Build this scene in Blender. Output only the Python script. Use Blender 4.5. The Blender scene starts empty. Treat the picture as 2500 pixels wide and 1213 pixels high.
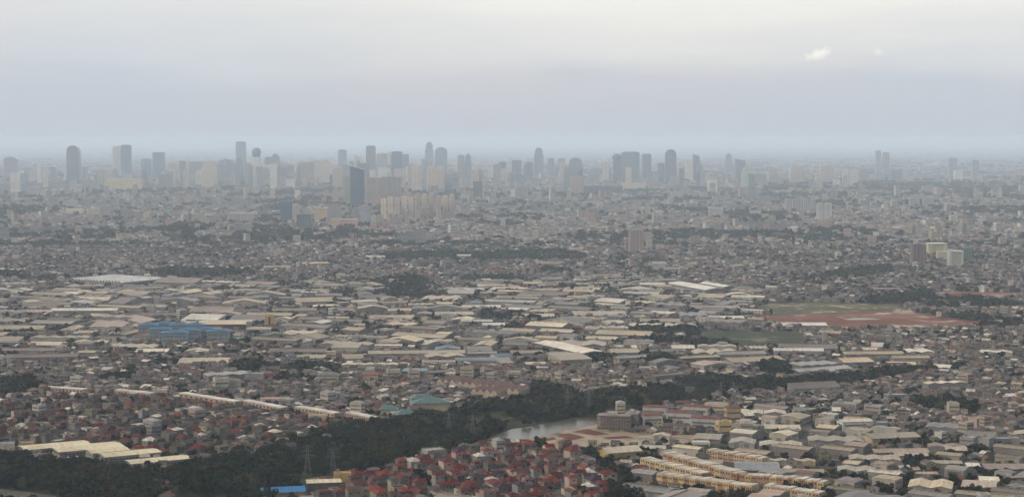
import bpy, math, random
import numpy as np
random.seed(7)
RNG = np.random.default_rng(11)
C = bpy.data.collections.new('city'); bpy.context.scene.collection.children.link(C)
LINK = C.objects.link
R = math.radians

# ------------------------------------------------------------------ camera maths
W0, H0, F, HOR, CH = 2500.0, 1213.0, 4350.0, 341.0, 260.0
PITCH = math.atan((H0/2-HOR)/F)
CP, SP = math.cos(PITCH), math.sin(PITCH)
def gp(x, y, z=0.0):
    """ground point seen at photograph position x, y"""
    u = H0/2-y
    dx, dy, dz = x-W0/2, F*CP+u*SP, -F*SP+u*CP
    t = (z-CH)/dz
    return dx*t, dy*t
def px(X, Y, Z=0.0):
    Z = Z-CH
    fw = Y*CP-Z*SP; up = Y*SP+Z*CP
    return W0/2+F*X/fw, H0/2-F*up/fw
def mpp(Y): return Y/F

# ------------------------------------------------------------------ materials
def newmat(name):
    m = bpy.data.materials.new(name); m.use_nodes = True
    nt = m.node_tree; b = nt.nodes['Principled BSDF']
    return m, nt, b
def nd(nt, t, **k):
    n = nt.nodes.new(t)
    for a, v in k.items(): setattr(n, a, v)
    return n
def mathn(nt, op, a, b=None):
    n = nd(nt, 'ShaderNodeMath', operation=op)
    for i, v in enumerate((a, b)):
        if v is None: continue
        if isinstance(v, (int, float)): n.inputs[i].default_value = v
        else: nt.links.new(v, n.inputs[i])
    return n.outputs[0]
def noise(nt, co, scale, detail=3.0, rough=.55):
    n = nd(nt, 'ShaderNodeTexNoise'); n.inputs['Scale'].default_value = scale
    n.inputs['Detail'].default_value = detail; n.inputs['Roughness'].default_value = rough
    nt.links.new(co, n.inputs['Vector']); return n.outputs['Fac']
def scaled(nt, co, s):
    n = nd(nt, 'ShaderNodeMapping'); n.inputs['Scale'].default_value = s
    nt.links.new(co, n.inputs['Vector']); return n.outputs['Vector']
def mulcol(nt, col, fac):
    n = nd(nt, 'ShaderNodeVectorMath', operation='SCALE')
    nt.links.new(col, n.inputs[0]); nt.links.new(fac, n.inputs['Scale']); return n.outputs[0]
def remap(nt, v, a, b, c, d):
    n = nd(nt, 'ShaderNodeMapRange')
    nt.links.new(v, n.inputs[0])
    for i, q in enumerate((a, b, c, d)): n.inputs[i+1].default_value = q
    return n.outputs[0]
def mixc(nt, f, a, b):
    n = nd(nt, 'ShaderNodeMix', data_type='RGBA')
    if isinstance(f, (int, float)): n.inputs[0].default_value = f
    else: nt.links.new(f, n.inputs[0])
    for i, v in ((6, a), (7, b)):
        if isinstance(v, tuple): n.inputs[i].default_value = (*v[:3], 1)
        else: nt.links.new(v, n.inputs[i])
    return n.outputs[2]

def surf(name, rough=.8, spec=.2, fine=1.4, wide=.12, lo=.72, hi=1.2, streak=None, windows=None, wash=None):
    m, nt, b = newmat(name)
    at = nd(nt, 'ShaderNodeAttribute', attribute_name='col')
    tc = nd(nt, 'ShaderNodeTexCoord'); co = tc.outputs['Object']
    f = remap(nt, noise(nt, co, wide), .3, .7, lo, hi)
    g = remap(nt, noise(nt, co, fine, 2), .25, .75, .85, 1.13)
    fac = mathn(nt, 'MULTIPLY', f, g)
    if streak:
        s = remap(nt, noise(nt, scaled(nt, co, streak), 1.0, 1), .3, .7, .84, 1.14)
        fac = mathn(nt, 'MULTIPLY', fac, s)
    col = mulcol(nt, at.outputs['Color'], fac)
    if wash:
        w = remap(nt, noise(nt, co, wide*2.3, 4), .52, .72, 0, .55)
        col = mixc(nt, w, col, wash)
    if windows:
        fl, wd, wc = windows
        geo = nd(nt, 'ShaderNodeNewGeometry')
        sx = nd(nt, 'ShaderNodeSeparateXYZ'); nt.links.new(co, sx.inputs[0])
        zz = mathn(nt, 'FRACT', mathn(nt, 'DIVIDE', sx.outputs[2], fl))
        hz = mathn(nt, 'ADD', mathn(nt, 'MULTIPLY', sx.outputs[0], 1.0), mathn(nt, 'MULTIPLY', sx.outputs[1], .83))
        xx = mathn(nt, 'FRACT', mathn(nt, 'DIVIDE', hz, wd))
        a = mathn(nt, 'MULTIPLY', mathn(nt, 'GREATER_THAN', zz, .34), mathn(nt, 'LESS_THAN', zz, .74))
        c = mathn(nt, 'MULTIPLY', mathn(nt, 'GREATER_THAN', xx, .3), mathn(nt, 'LESS_THAN', xx, .74))
        k = mathn(nt, 'MULTIPLY', a, c)
        nz = nd(nt, 'ShaderNodeSeparateXYZ'); nt.links.new(geo.outputs['True Normal'], nz.inputs[0])
        up = mathn(nt, 'LESS_THAN', mathn(nt, 'ABSOLUTE', nz.outputs[2]), .3)
        k = mathn(nt, 'MULTIPLY', k, up)
        col = mixc(nt, mathn(nt, 'MULTIPLY', k, .85), col, wc)
    nt.links.new(col, b.inputs['Base Color'])
    b.inputs['Roughness'].default_value = rough
    b.inputs['Specular IOR Level'].default_value = spec
    return m
M = {}
M['wall'] = surf('painted_wall', lo=.75, hi=1.15, wash=(.16, .15, .13))
M['wallwin'] = surf('painted_wall_with_openings', windows=(3.3, 3.1, (.035, .04, .045)), lo=.75, hi=1.15)
M['tower'] = surf('tower_facade', rough=.5, spec=.4, windows=(3.6, 4.4, (.22, .24, .26)), lo=.85, hi=1.12, wide=.03)
M['glass_tower'] = surf('glass_facade', rough=.3, spec=.5, windows=(3.8, 6.0, (.02, .035, .055)), lo=.85, hi=1.1, wide=.03)
M['tile'] = surf('clay_tile_roof', rough=.85, spec=.15, fine=2.2, wide=.25, lo=.65, hi=1.25, streak=(.3, 3.0, 1), wash=(.07, .06, .055))
M['metal'] = surf('weathered_sheet_roof', rough=.7, spec=.25, fine=.9, wide=.06, lo=.74, hi=1.15, streak=(1.1, .05, .05), wash=(.17, .13, .1))
M['trim'] = surf('trim', lo=.85, hi=1.1)
M['glass'] = surf('dark_window_glass', rough=.2, spec=.5, lo=.7, hi=1.2)
M['leaf'] = surf('foliage', rough=.9, spec=.1, fine=.8, wide=.05, lo=.6, hi=1.35)
M['bark'] = surf('bark', rough=.9, spec=.05)
M['steel'] = surf('galvanised_steel', rough=.5, spec=.4)

# ------------------------------------------------------------------ mesh building
def arr_mesh(name, V, loops, starts, colf, mat, midx=None):
    me = bpy.data.meshes.new(name)
    me.vertices.add(len(V)); me.loops.add(len(loops)); me.polygons.add(len(starts))
    me.vertices.foreach_set('co', np.asarray(V, 'f').ravel())
    me.loops.foreach_set('vertex_index', np.asarray(loops, 'i'))
    me.polygons.foreach_set('loop_start', np.asarray(starts, 'i'))
    mats = mat if isinstance(mat, (list, tuple)) else [mat]
    for m in mats: me.materials.append(m)
    if midx is not None: me.polygons.foreach_set('material_index', np.asarray(midx, 'i'))
    a = me.attributes.new('col', 'FLOAT_COLOR', 'FACE')
    cf = np.ones((len(starts), 4), 'f'); cf[:, :3] = colf
    a.data.foreach_set('color', cf.ravel())
    me.polygons.foreach_set('use_smooth', np.zeros(len(starts), bool))
    me.update(calc_edges=True)
    return me
class MB:
    def __init__(s): s.v = []; s.f = []; s.c = []
    def face(s, pts, c): n = len(s.v); s.v += pts; s.f.append(list(range(n, n+len(pts)))); s.c.append(c)
    def box(s, x0, x1, y0, y1, z0, z1, c, bottom=False):
        a = [(x0,y0,z0),(x1,y0,z0),(x1,y1,z0),(x0,y1,z0),(x0,y0,z1),(x1,y0,z1),(x1,y1,z1),(x0,y1,z1)]
        n = len(s.v); s.v += a
        q = [(0,1,5,4),(1,2,6,5),(2,3,7,6),(3,0,4,7),(4,5,6,7)] + ([(3,2,1,0)] if bottom else [])
        s.f += [[n+i for i in k] for k in q]; s.c += [c]*len(q); return s
    def bar(s, p, q, r, c):
        from mathutils import Vector
        p, q = Vector(p), Vector(q); d = (q-p).normalized()
        u = d.orthogonal().normalized()*r; w = d.cross(u)
        n = len(s.v)
        for b in (p, q):
            for k in (u, w, -u, -w): s.v.append(tuple(b+k))
        for i in range(4): j = (i+1) % 4; s.f.append([n+i, n+j, n+4+j, n+4+i]); s.c.append(c)
        s.f.append([n+4, n+5, n+6, n+7]); s.c.append(c); return s
    def ring(s, pts, z0, z1, c, cols=None, cap=True, pts2=None):
        n = len(s.v); k = len(pts); p2 = pts2 or pts
        s.v += [(x, y, z0) for x, y in pts]+[(x, y, z1) for x, y in p2]
        for i in range(k):
            j = (i+1) % k; s.f.append([n+i, n+j, n+k+j, n+k+i]); s.c.append(cols[i] if cols else c)
        if cap: s.f.append([n+k+i for i in range(k)]); s.c.append(c)
        return s
    def mesh(s, name, mat):
        lo = [i for f in s.f for i in f]; st = np.concatenate([[0], np.cumsum([len(f) for f in s.f])[:-1]])
        return arr_mesh(name, s.v, lo, st, np.array(s.c, 'f'), mat)
    def build(s, name, mat, parent=None, loc=None):
        o = bpy.data.objects.new(name, s.mesh(name, mat)); LINK(o)
        if parent: o.parent = parent
        if loc: o.location = loc
        return o
def tag(o, label, cat=None, group=None, kind=None):
    o['label'] = label
    if cat: o['category'] = cat
    if group: o['group'] = group
    if kind: o['kind'] = kind
    return o
def empty(name, x, y, rot=0, z=0):
    o = bpy.data.objects.new(name, None); LINK(o); o.location = (x, y, z); o.rotation_euler = (0, 0, rot)
    o.empty_display_size = 2
    return o

# roof-shape templates: vertices (x, y, wall share, roof share), faces (role, indices); role 0 wall, 1 roof
def box_walls():
    v = [(-.5,-.5,0,0),(.5,-.5,0,0),(.5,.5,0,0),(-.5,.5,0,0),(-.5,-.5,1,0),(.5,-.5,1,0),(.5,.5,1,0),(-.5,.5,1,0)]
    f = [(0,(0,1,5,4)),(0,(1,2,6,5)),(0,(2,3,7,6)),(0,(3,0,4,7))]
    return v, f
def t_flat():
    v, f = box_walls(); n = len(v)
    i = .46
    v += [(-i,-i,1,0),(i,-i,1,0),(i,i,1,0),(-i,i,1,0),(-i,-i,.93,0),(i,-i,.93,0),(i,i,.93,0),(-i,i,.93,0)]
    for a in range(4):
        b = (a+1) % 4
        f += [(0,(4+a,4+b,n+b,n+a)),(0,(n+a,n+b,n+4+b,n+4+a))]
    f.append((1,(n+4,n+5,n+6,n+7))); return v, f
def t_flatbox():
    v, f = t_flat(); n = len(v)
    x0, x1, y0, y1 = -.1, .25, .0, .3
    v += [(x0,y0,.93,0),(x1,y0,.93,0),(x1,y1,.93,0),(x0,y1,.93,0),(x0,y0,.93,1),(x1,y0,.93,1),(x1,y1,.93,1),(x0,y1,.93,1)]
    f += [(0,(n,n+1,n+5,n+4)),(0,(n+1,n+2,n+6,n+5)),(0,(n+2,n+3,n+7,n+6)),(0,(n+3,n,n+4,n+7)),(1,(n+4,n+5,n+6,n+7))]
    return v, f
def t_gable():
    v, f = box_walls(); n = len(v); o = .54
    v += [(-.5,0,1,.97),(.5,0,1,.97)]
    f += [(0,(7,4,n)),(0,(5,6,n+1))]
    n = len(v); v += [(-o,-o,1,-.06),(o,-o,1,-.06),(o,0,1,1),(-o,0,1,1),(o,o,1,-.06),(-o,o,1,-.06)]
    f += [(1,(n,n+1,n+2,n+3)),(1,(n+3,n+2,n+4,n+5))]; return v, f
def t_hip():
    v, f = box_walls(); n = len(v); o = .55
    v += [(-o,-o,1,-.05),(o,-o,1,-.05),(o,o,1,-.05),(-o,o,1,-.05),(-.18,0,1,1),(.18,0,1,1)]
    f += [(1,(n,n+1,n+5,n+4)),(1,(n+2,n+3,n+4,n+5)),(1,(n+1,n+2,n+5)),(1,(n+3,n,n+4)),(1,(n+3,n+2,n+1,n))]; return v, f
def t_crosship():
    v, f = t_hip(); n = len(v)
    # a front wing with its own gable, lower than the main roof
    v += [(-.05,-.66,0,0),(.42,-.66,0,0),(-.05,-.66,.95,0),(.42,-.66,.95,0),(.42,-.3,0,0),(.42,-.3,.95,0),(-.05,-.3,0,0),(-.05,-.3,.95,0),(.185,-.66,.95,.7)]
    f += [(0,(n,n+1,n+3,n+2)),(0,(n+1,n+4,n+5,n+3)),(0,(n+6,n,n+2,n+7)),(0,(n+2,n+3,n+8))]
    m = len(v); v += [(-.09,-.7,.95,-.06),(.46,-.7,.95,-.06),(.185,-.7,.95,.75),(-.09,-.2,.95,-.06),(.46,-.2,.95,-.06),(.185,-.1,.95,.75)]
    f += [(1,(m,m+2,m+5,m+3)),(1,(m+2,m+1,m+4,m+5))]; return v, f
def t_bays(k, seg=1):
    """k parallel bays, ridges running front to back"""
    v, f = [], []
    v += [(-.5,-.5,0,0),(.5,-.5,0,0),(.5,.5,0,0),(-.5,.5,0,0)]
    prof = [(-.5, 0)]
    for i in range(k):
        a = -.5+i/k; b = a+1/k
        if seg == 1: prof += [((a+b)/2, 1), (b, 0)]
        else:
            for j in range(1, seg+1):
                t = j/seg; prof.append((a+(b-a)*t, math.sin(math.pi*t)))
    n = len(v); P = len(prof)
    v += [(x, -.5, 1, z) for x, z in prof]+[(x, .5, 1, z) for x, z in prof]
    f.append((0, tuple([0, 1]+[n+P-1-i for i in range(P)])))
    f.append((0, tuple([2, 3]+[n+P+i for i in range(P)])))
    f += [(0, (1, 2, n+2*P-1, n+P-1)), (0, (3, 0, n, n+P))]
    m = len(v); o = .525
    v += [(x*1.02, -o, 1, z+.04) for x, z in prof]+[(x*1.02, o, 1, z+.04) for x, z in prof]
    for i in range(P-1): f.append((1, (m+i, m+i+1, m+P+i+1, m+P+i)))
    return v, f
def t_saw(k):
    v, f = [], []
    v += [(-.5,-.5,0,0),(.5,-.5,0,0),(.5,.5,0,0),(-.5,.5,0,0)]
    prof = [(-.5, 0)]
    for i in range(k):
        a = -.5+i/k; b = a+1/k; prof += [(a+.12/k, 1), (b, 0)]
    n = len(v); P = len(prof)
    v += [(x, -.5, 1, z) for x, z in prof]+[(x, .5, 1, z) for x, z in prof]
    f.append((0, tuple([0, 1]+[n+P-1-i for i in range(P)])))
    f.append((0, tuple([2, 3]+[n+P+i for i in range(P)])))
    f += [(0, (1, 2, n+2*P-1, n+P-1)), (0, (3, 0, n, n+P))]
    for i in range(P-1): f.append((1 if i % 2 else 0, (n+i, n+i+1, n+P+i+1, n+P+i)))
    return v, f
def t_shed():
    v, f = box_walls(); o = .53
    v[6] = (.5,.5,1,.95); v[7] = (-.5,.5,1,.95)
    n = len(v); v += [(-o,-o,1,0),(o,-o,1,0),(o,o,1,1),(-o,o,1,1)]
    f.append((1,(n,n+1,n+2,n+3))); return v, f
def t_clad():
    v, f = box_walls(); f.append((1,(4,5,6,7))); return v, f
def t_gabley():
    v, f = t_bays(1); return v, f
T = {'flat': t_flat(), 'flatbox': t_flatbox(), 'gable': t_gable(), 'hip': t_hip(), 'cross': t_crosship(), 'shed': t_shed(), 'clad': t_clad(),
     'gabley': t_gabley(), 'bay2': t_bays(2), 'bay3': t_bays(3), 'bay4': t_bays(4), 'bay6': t_bays(6), 'arch': t_bays(1, 8), 'arch3': t_bays(3, 6), 'saw': t_saw(8), 'saw16': t_saw(16)}
TN = {}
for k, (v, f) in T.items():
    v = np.array(v, 'f'); lo = np.array([i for _, q in f for i in q], 'i'); cnt = np.array([len(q) for _, q in f], 'i')
    TN[k] = (v, lo, cnt, np.array([r for r, _ in f], 'i'))

class Pool:
    """many buildings baked into one mesh"""
    def __init__(s): s.d = {}
    def add(s, e): s.d.setdefault(e['t'], []).append(e)
    def build(s, name, mats, label, cat):
        Vs, Ls, Cs, Fs, Ms = [], [], [], [], []; off = 0
        for t, es in s.d.items():
            v, lo, cnt, role = TN[t]; n = len(es)
            A = np.array([(e['x'], e['y'], e['r'], e['w'], e['d'], e['h'], e['rh']) for e in es], 'd')
            wc = np.array([e['wc'] for e in es], 'f'); rc = np.array([e['rc'] for e in es], 'f')
            lx = v[None, :, 0]*A[:, 3:4]; ly = v[None, :, 1]*A[:, 4:5]
            c, q = np.cos(A[:, 2:3]), np.sin(A[:, 2:3])
            P = np.stack([A[:, 0:1]+lx*c-ly*q, A[:, 1:2]+lx*q+ly*c, v[None, :, 2]*A[:, 5:6]+v[None, :, 3]*A[:, 6:7]], -1)
            Vs.append(P.reshape(-1, 3)); Ls.append((lo[None]+(np.arange(n)*len(v))[:, None]+off).ravel())
            Cs.append(np.tile(cnt, n)); off += n*len(v)
            Fs.append(np.where(role[None, :, None] == 1, rc[:, None, :], wc[:, None, :]).reshape(-1, 3)); Ms.append(np.tile(role, n))
        V = np.concatenate(Vs); L = np.concatenate(Ls); cnt = np.concatenate(Cs)
        st = np.concatenate([[0], np.cumsum(cnt)[:-1]])
        me = arr_mesh(name, V, L, st, np.concatenate(Fs), mats, np.concatenate(Ms))
        o = bpy.data.objects.new(name, me); LINK(o); tag(o, label, cat, None, 'stuff'); return o

def split_mesh(t, w, d, h, rh, wc, rc, mw, mr, parent, rname='roof', wname='wall'):
    v, f = T[t]
    out = []
    for role, nm, col, mat in ((0, wname, wc, mw), (1, rname, rc, mr)):
        b = MB(); used = {}
        for r, q in f:
            if r != role: continue
            ids = []
            for i in q:
                if i not in used: used[i] = len(b.v); b.v.append((v[i][0]*w, v[i][1]*d, v[i][2]*h+v[i][3]*rh))
                ids.append(used[i])
            b.f.append(ids); b.c.append(col)
        out.append(b.build(nm, mat, parent))
    return out

# shared small parts (unit size, scaled on the object)
def unit_panel():
    b = MB(); fr = (.55, .52, .46)
    b.box(-.5, .5, -.5, .5, -.5, .5, (.035, .04, .05))
    for z0, z1 in ((-.62, -.5), (.5, .6)): b.box(-.58, .58, -.9, .5, z0, z1, fr)
    return b
WIN_ME = unit_panel().mesh('window', M['glass'])
b = MB(); b.box(-.5, .5, -.5, .5, -.5, .5, (.09, .06, .045)); DOOR_ME = b.mesh('door', M['trim'])
b = MB(); b.box(-.5, .5, -.5, .5, -.5, .5, (.2, .21, .22)); SHUT_ME = b.mesh('roller_door', M['trim'])
b = MB()
for i in range(15):
    for y, z in ((-.5, -.5), (-.5, .5), (.5, .5), (.5, -.5)): b.v += [(-.5+i/14.5, y, z)] + ([(-.5+(i+.62)/14.5, y, z)])
NV = 30; b.v = [(-.5+(i//2+.62*(i % 2))/14.62, y, z) for i in range(NV) for y, z in ((-.5, -.5), (-.5, .5), (.5, .5), (.5, -.5))]
for i in range(NV-1):
    for k in range(4): b.f.append([i*4+k, (i+1)*4+k, (i+1)*4+(k+1) % 4, i*4+(k+1) % 4]); b.c.append((.035, .045, .055) if i % 2 == 0 else (.33, .3, .26))
ROW_ME = b.mesh('window_row', M['glass'])
b = MB(); b.box(-.5, .5, -.5, .5, -.5, .5, (.42, .4, .36)); BALC_ME = b.mesh('balcony', M['wall'])
b = MB(); b.box(-.5, .5, -.5, .5, -.5, .5, (.3, .3, .29)); RBOX_ME = b.mesh('rooftop_box', M['wall'])
def part(name, me, parent, loc, scl, rz=0):
    o = bpy.data.objects.new(name, me); LINK(o); o.parent = parent
    o.location = loc; o.scale = scl; o.rotation_euler = (0, 0, rz); return o
def facade_rows(root, w, d, h, fl=3.4, sides=(0, 1, 3), me=None, name='window_row', inset=.86, hh=1.5, z0=1.2, mx=9):
    n = max(1, min(mx, int((h-.6)/fl)))
    fl = (h-.3)/n
    me = me or ROW_ME
    for i in range(n):
        z = z0+i*fl+.6
        for s in sides:
            if s == 0: part(name, me, root, (0, -d/2-.02, z), (w*inset, .12, hh))
            if s == 1: part(name, me, root, (w/2+.02, 0, z), (d*inset, .12, hh), math.pi/2)
            if s == 3: part(name, me, root, (-w/2-.02, 0, z), (d*inset, .12, hh), -math.pi/2)

# ------------------------------------------------------------------ zones, drawn on the ground
def inpoly(poly, X, Y):
    X = np.asarray(X, 'd'); Y = np.asarray(Y, 'd'); r = np.zeros(X.shape, bool); n = len(poly)
    for i in range(n):
        x1, y1 = poly[i]; x2, y2 = poly[(i+1) % n]
        if y1 == y2: continue
        c = ((y1 > Y) != (y2 > Y)) & (X < (x2-x1)*(Y-y1)/(y2-y1)+x1)
        r ^= c
    return r
Z = {
 'forest': [[(-60,1213),(-60,1112),(60,1122),(130,1134),(300,1152),(440,1156),(470,1136),(540,1124),(640,1112),(700,1090),(760,1072),(830,1057),(900,1036),(930,1034),(1000,1034),(1130,1006),(1200,993),(1300,978),(1290,952),(1330,945),(1400,965),(1460,965),(1540,958),(1640,948),(1700,930),(1740,926),(1790,936),(1850,930),(1930,935),(2060,925),(2200,905),(2360,893),(2360,902),(2200,920),(2060,945),(1900,955),(1760,962),(1740,985),(1600,992),(1470,1003),(1440,1010),(1375,1018),(1320,1030),(1250,1042),(1190,1062),(1220,1071),(1300,1078),(1380,1100),(1330,1106),(1290,1088),(1230,1092),(1180,1090),(1110,1108),(1040,1108),(980,1134),(880,1160),(790,1170),(750,1192),(740,1230),(-60,1260)],
            [(1180,1072),(1190,1050),(1300,1036),(1440,1000),(1480,998),(1480,1018),(1450,1024),(1410,1026),(1374,1034),(1320,1045),(1250,1056),(1203,1068)],
            [(1410,1102),(1470,1122),(1560,1180),(1590,1240),(1500,1240),(1490,1170),(1440,1132)]],
            # gaps along the lake
 'bank': [[(560,1133),(700,1113),(884,1079),(1000,1057),(1150,1035),(1300,1007),(1300,1009),(1152,1038.5),(1000,1060.5),(886,1083),(702,1117),(562,1137)], [(380,1178),(520,1172),(620,1174),(560,1180),(420,1184)], [(1200,1066),(1256,1073),(1298,1073),(1360,1058),(1370,1076),(1300,1092),(1220,1090),(1185,1075)]],
 'greenbelt': [[(570,885),(700,878),(820,895),(840,910),(800,930),(680,935),(560,905)], [(370,885),(560,880),(540,905),(400,905)],
            [(0,935),(90,928),(110,950),(60,965),(0,975)], [(1435,872),(1500,872),(1500,890),(1430,888)], [(245,915),(330,908),(330,932),(245,932)],
            [(1850,895),(1940,895),(1950,925),(1840,925)], [(2225,975),(2300,965),(2360,992),(2420,1000),(2400,1012),(2290,1008),(2230,992)],
            [(905,690),(1000,680),(1115,715),(1090,735),(930,728)], [(1100,625),(1420,618),(1430,636),(1110,640)], [(930,628),(1110,618),(1120,634),(940,638)],
            [(1115,655),(1330,650),(1400,672),(1330,690),(1120,688)], [(1940,690),(2060,668),(2170,655),(2180,668),(2080,684),(1950,698)],
            [(2110,738),(2270,722),(2290,738),(2500,732),(2500,752),(2300,757),(2130,748)], [(2170,762),(2300,764),(2500,790),(2500,808),(2420,786),(2180,774)],
            [(2380,795),(2450,800),(2420,835),(2380,822)], [(0,672),(480,665),(640,672),(480,684),(0,686)], [(1170,760),(1300,775),(1340,805),(1250,812),(1180,790)],
            [(1900,440),(2500,452),(2500,470),(1880,462)], [(1870,458),(2060,452),(2060,463),(1880,466)], [(600,432),(840,446),(840,456),(610,450)],
            [(1600,795),(1700,800),(1800,850),(1700,855),(1540,832),(1540,806)], [(1540,868),(1700,880),(1690,892),(1560,890)], [(1600,950),(1700,925),(1790,940),(1620,965)],
            [(1110,528),(1290,540),(1280,552),(1120,548)], [(820,575),(900,570),(900,582),(830,584)], [(400,575),(600,590),(590,600),(420,590)], [(1560,620),(1640,616),(1650,640),(1540,644)]],
 'grass': [[(1450,1003),(1600,994),(1640,998),(1560,1012),(1460,1012)], [(1700,806),(1960,812),(1970,848),(1820,850),(1705,832)], [(1720,1088),(1870,1092),(1860,1110),(1700,1102)], [(690,1165),(790,1162),(800,1175),(700,1190)], [(1830,750),(1900,738),(2200,742),(2210,758),(2000,766),(1900,770)]],
 'redearth': [[(1840,768),(1900,770),(2000,766),(2210,757),(2300,775),(2440,790),(2380,800),(2300,803),(2180,806),(2040,805),(1960,800),(1880,792)],
              [(2280,712),(2500,715),(2500,730),(2300,727)]],
 'plots': [[(1290,1072),(1357,1052),(1455,1034),(1560,1060),(1740,1060),(1720,1078),(1480,1092),(1360,1100)]],
 'lake': [[(1200,1063),(1250,1047),(1320,1036),(1374,1025),(1410,1018),(1453,1016),(1453,1037),(1410,1045),(1357,1057),(1298,1072),(1256,1072),(1222,1068)]],
 'road': [[(-80,1185),(0,1193),(60,1199),(150,1213),(260,1240),(-80,1240)]],
 'redestate': [[(765,1230),(790,1176),(880,1166),(980,1140),(1040,1114),(1110,1112),(1180,1094),(1240,1097),(1300,1092),(1400,1108),(1440,1136),(1490,1172),(1515,1230)]],
 'leftestate': [[(-60,1105),(-60,985),(110,962),(280,968),(440,978),(600,993),(900,1030),(880,1037),(760,1068),(640,1104),(520,1116),(440,1132),(360,1110),(60,1090)]],
 'rightware': [[(1560,1240),(1580,1150),(1560,1130),(1740,1075),(1800,1000),(2000,1005),(2060,1045),(2250,1075),(2500,1100),(2560,1240)],[(1560,1085),(1760,1075),(1740,1110),(1560,1130)]],
 'industry': [[(-60,700),(600,688),(900,700),(1110,732),(1130,680),(1500,680),(1850,715),(1830,745),(1850,800),(1540,800),(1540,830),(1700,852),(2100,850),(2350,880),(2300,900),(2000,912),(1700,905),(1300,890),(1230,900),(830,895),(560,872),(400,885),(-60,880)]],
}
ZORDER = ['lake', 'road', 'redearth', 'bank', 'grass', 'plots', 'forest', 'greenbelt', 'redestate', 'leftestate', 'rightware', 'industry']
def zone(X, Y):
    x, y = px(np.asarray(X, 'd'), np.asarray(Y, 'd'))
    z = np.full(x.shape, len(ZORDER), 'i')
    for i in range(len(ZORDER)-1, -1, -1):
        for p in Z[ZORDER[i]]: z[inpoly(p, x, y)] = i
    return z
ZI = {n: i for i, n in enumerate(ZORDER)}
_perm = RNG.random((256, 256))
def vnoise(X, Y, s, o=0):
    x = np.asarray(X)/s+o*17.3+1000; y = np.asarray(Y)/s+o*5.7+1000
    xi, yi = np.floor(x).astype(int), np.floor(y).astype(int); fx, fy = x-xi, y-yi
    fx = fx*fx*(3-2*fx); fy = fy*fy*(3-2*fy)
    g = lambda a, b: _perm[a % 256, b % 256]
    return (g(xi, yi)*(1-fx)+g(xi+1, yi)*fx)*(1-fy)+(g(xi, yi+1)*(1-fx)+g(xi+1, yi+1)*fx)*fy
def fbm(X, Y, s, o=0): return (vnoise(X, Y, s, o)+.5*vnoise(X, Y, s/2.1, o+3)+.25*vnoise(X, Y, s/4.3, o+7))/1.75

OX, OY, OC = -1500.0, 1100.0, 2.5
OCC = np.zeros((1200, 1500), bool)
def cells(x, y, r, w, d, m=0.0):
    nx = max(2, int((w+2*m)/2.2)+1); ny = max(2, int((d+2*m)/2.2)+1)
    a = np.linspace(-.5, .5, nx)*(w+2*m); b_ = np.linspace(-.5, .5, ny)*(d+2*m)
    A, B = np.meshgrid(a, b_); c, s = math.cos(r), math.sin(r)
    i = ((x+A*c-B*s-OX)/OC).astype(int).ravel(); j = ((y+A*s+B*c-OY)/OC).astype(int).ravel()
    k = (i >= 0) & (i < 1200) & (j >= 0) & (j < 1500)
    return i[k], j[k]
def free(x, y, r, w, d, m=0.0, tol=0):
    i, j = cells(x, y, r, w, d, m); return OCC[i, j].sum() <= tol*len(i)
def mark(x, y, r, w, d, m=0.0):
    i, j = cells(x, y, r, w, d, m); OCC[i, j] = True
_gx, _gy = np.meshgrid(OX+(np.arange(1200)+.5)*OC, OY+(np.arange(1500)+.5)*OC, indexing='ij')
for _n in ('lake', 'road', 'plots', 'bank', 'grass', 'redearth'):
    for _p in Z[_n]: OCC |= inpoly(_p, *px(_gx, _gy))
del _gx, _gy
# ------------------------------------------------------------------ landmark buildings
LM = []          # (x, y, phrase) for describing neighbours
def roomy(root, t, w, d, h, rh, wc, rc, rows, wmat='wall', rmat='metal', doors=0, box=0):
    split_mesh(t, w, d, h, rh, wc, rc, M[wmat], M[rmat], root)
    if rows: facade_rows(root, w, d, h, fl=h/rows, hh=min(1.7, h/rows*.5), z0=h/rows*.12, mx=rows)
    for i in range(doors):
        part('roller_door', SHUT_ME, root, ((i+.5)/doors*w*.8-w*.4, -d/2-.03, 2.1), (4.2, .12, 4.2))
    for i in range(box):
        part('rooftop_box', RBOX_ME, root, (w*(-.25+.4*i), d*.1, h+1.0), (w*.14, d*.25, 2.4))
def hall(x0, x1, yr, ye, yb, t, wc, rc, label, rot=0, rows=0, doors=0, name='warehouse', cat='warehouse', rh=None, rmat='metal', group=None, box=0, ph=None):
    """a long low building given by where its far roof edge, near eave and foot stand"""
    cx = (x0+x1)/2; X, Y = gp(cx, yb); s = mpp(Y)
    h = max(4.0, (yb-ye)*s); tw = (x1-x0)*s; r = R(rot)
    rhh = rh if rh is not None else max(1.0, min(2.4 if t == 'gable' else 4, tw*.1/{'bay2':2,'bay3':3,'bay4':4,'bay6':6,'arch3':2,'gable':2,'hip':1.3}.get(t, 1)))
    d = max(10.0, ((ye-yr)*s-(rhh*.6 if t in ('gable', 'hip') else rhh*.9))*Y/(CH-h))
    d = min(d, 120)
    w = max(8.0, (tw-d*abs(math.sin(r)))/math.cos(r))
    dep = w*abs(math.sin(r))+d*math.cos(r)
    Y += dep/2; X = X*(Y/(Y-dep/2))
    e = empty(name, X, Y, r); tag(e, label, cat, group)
    roomy(e, t, w, d, h, rhh, wc, rc, rows, rmat=rmat, doors=doors, box=box)
    mark(X, Y, r, w, d, 1.5); LM.append((cx, yb, ph or label)); return e
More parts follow.
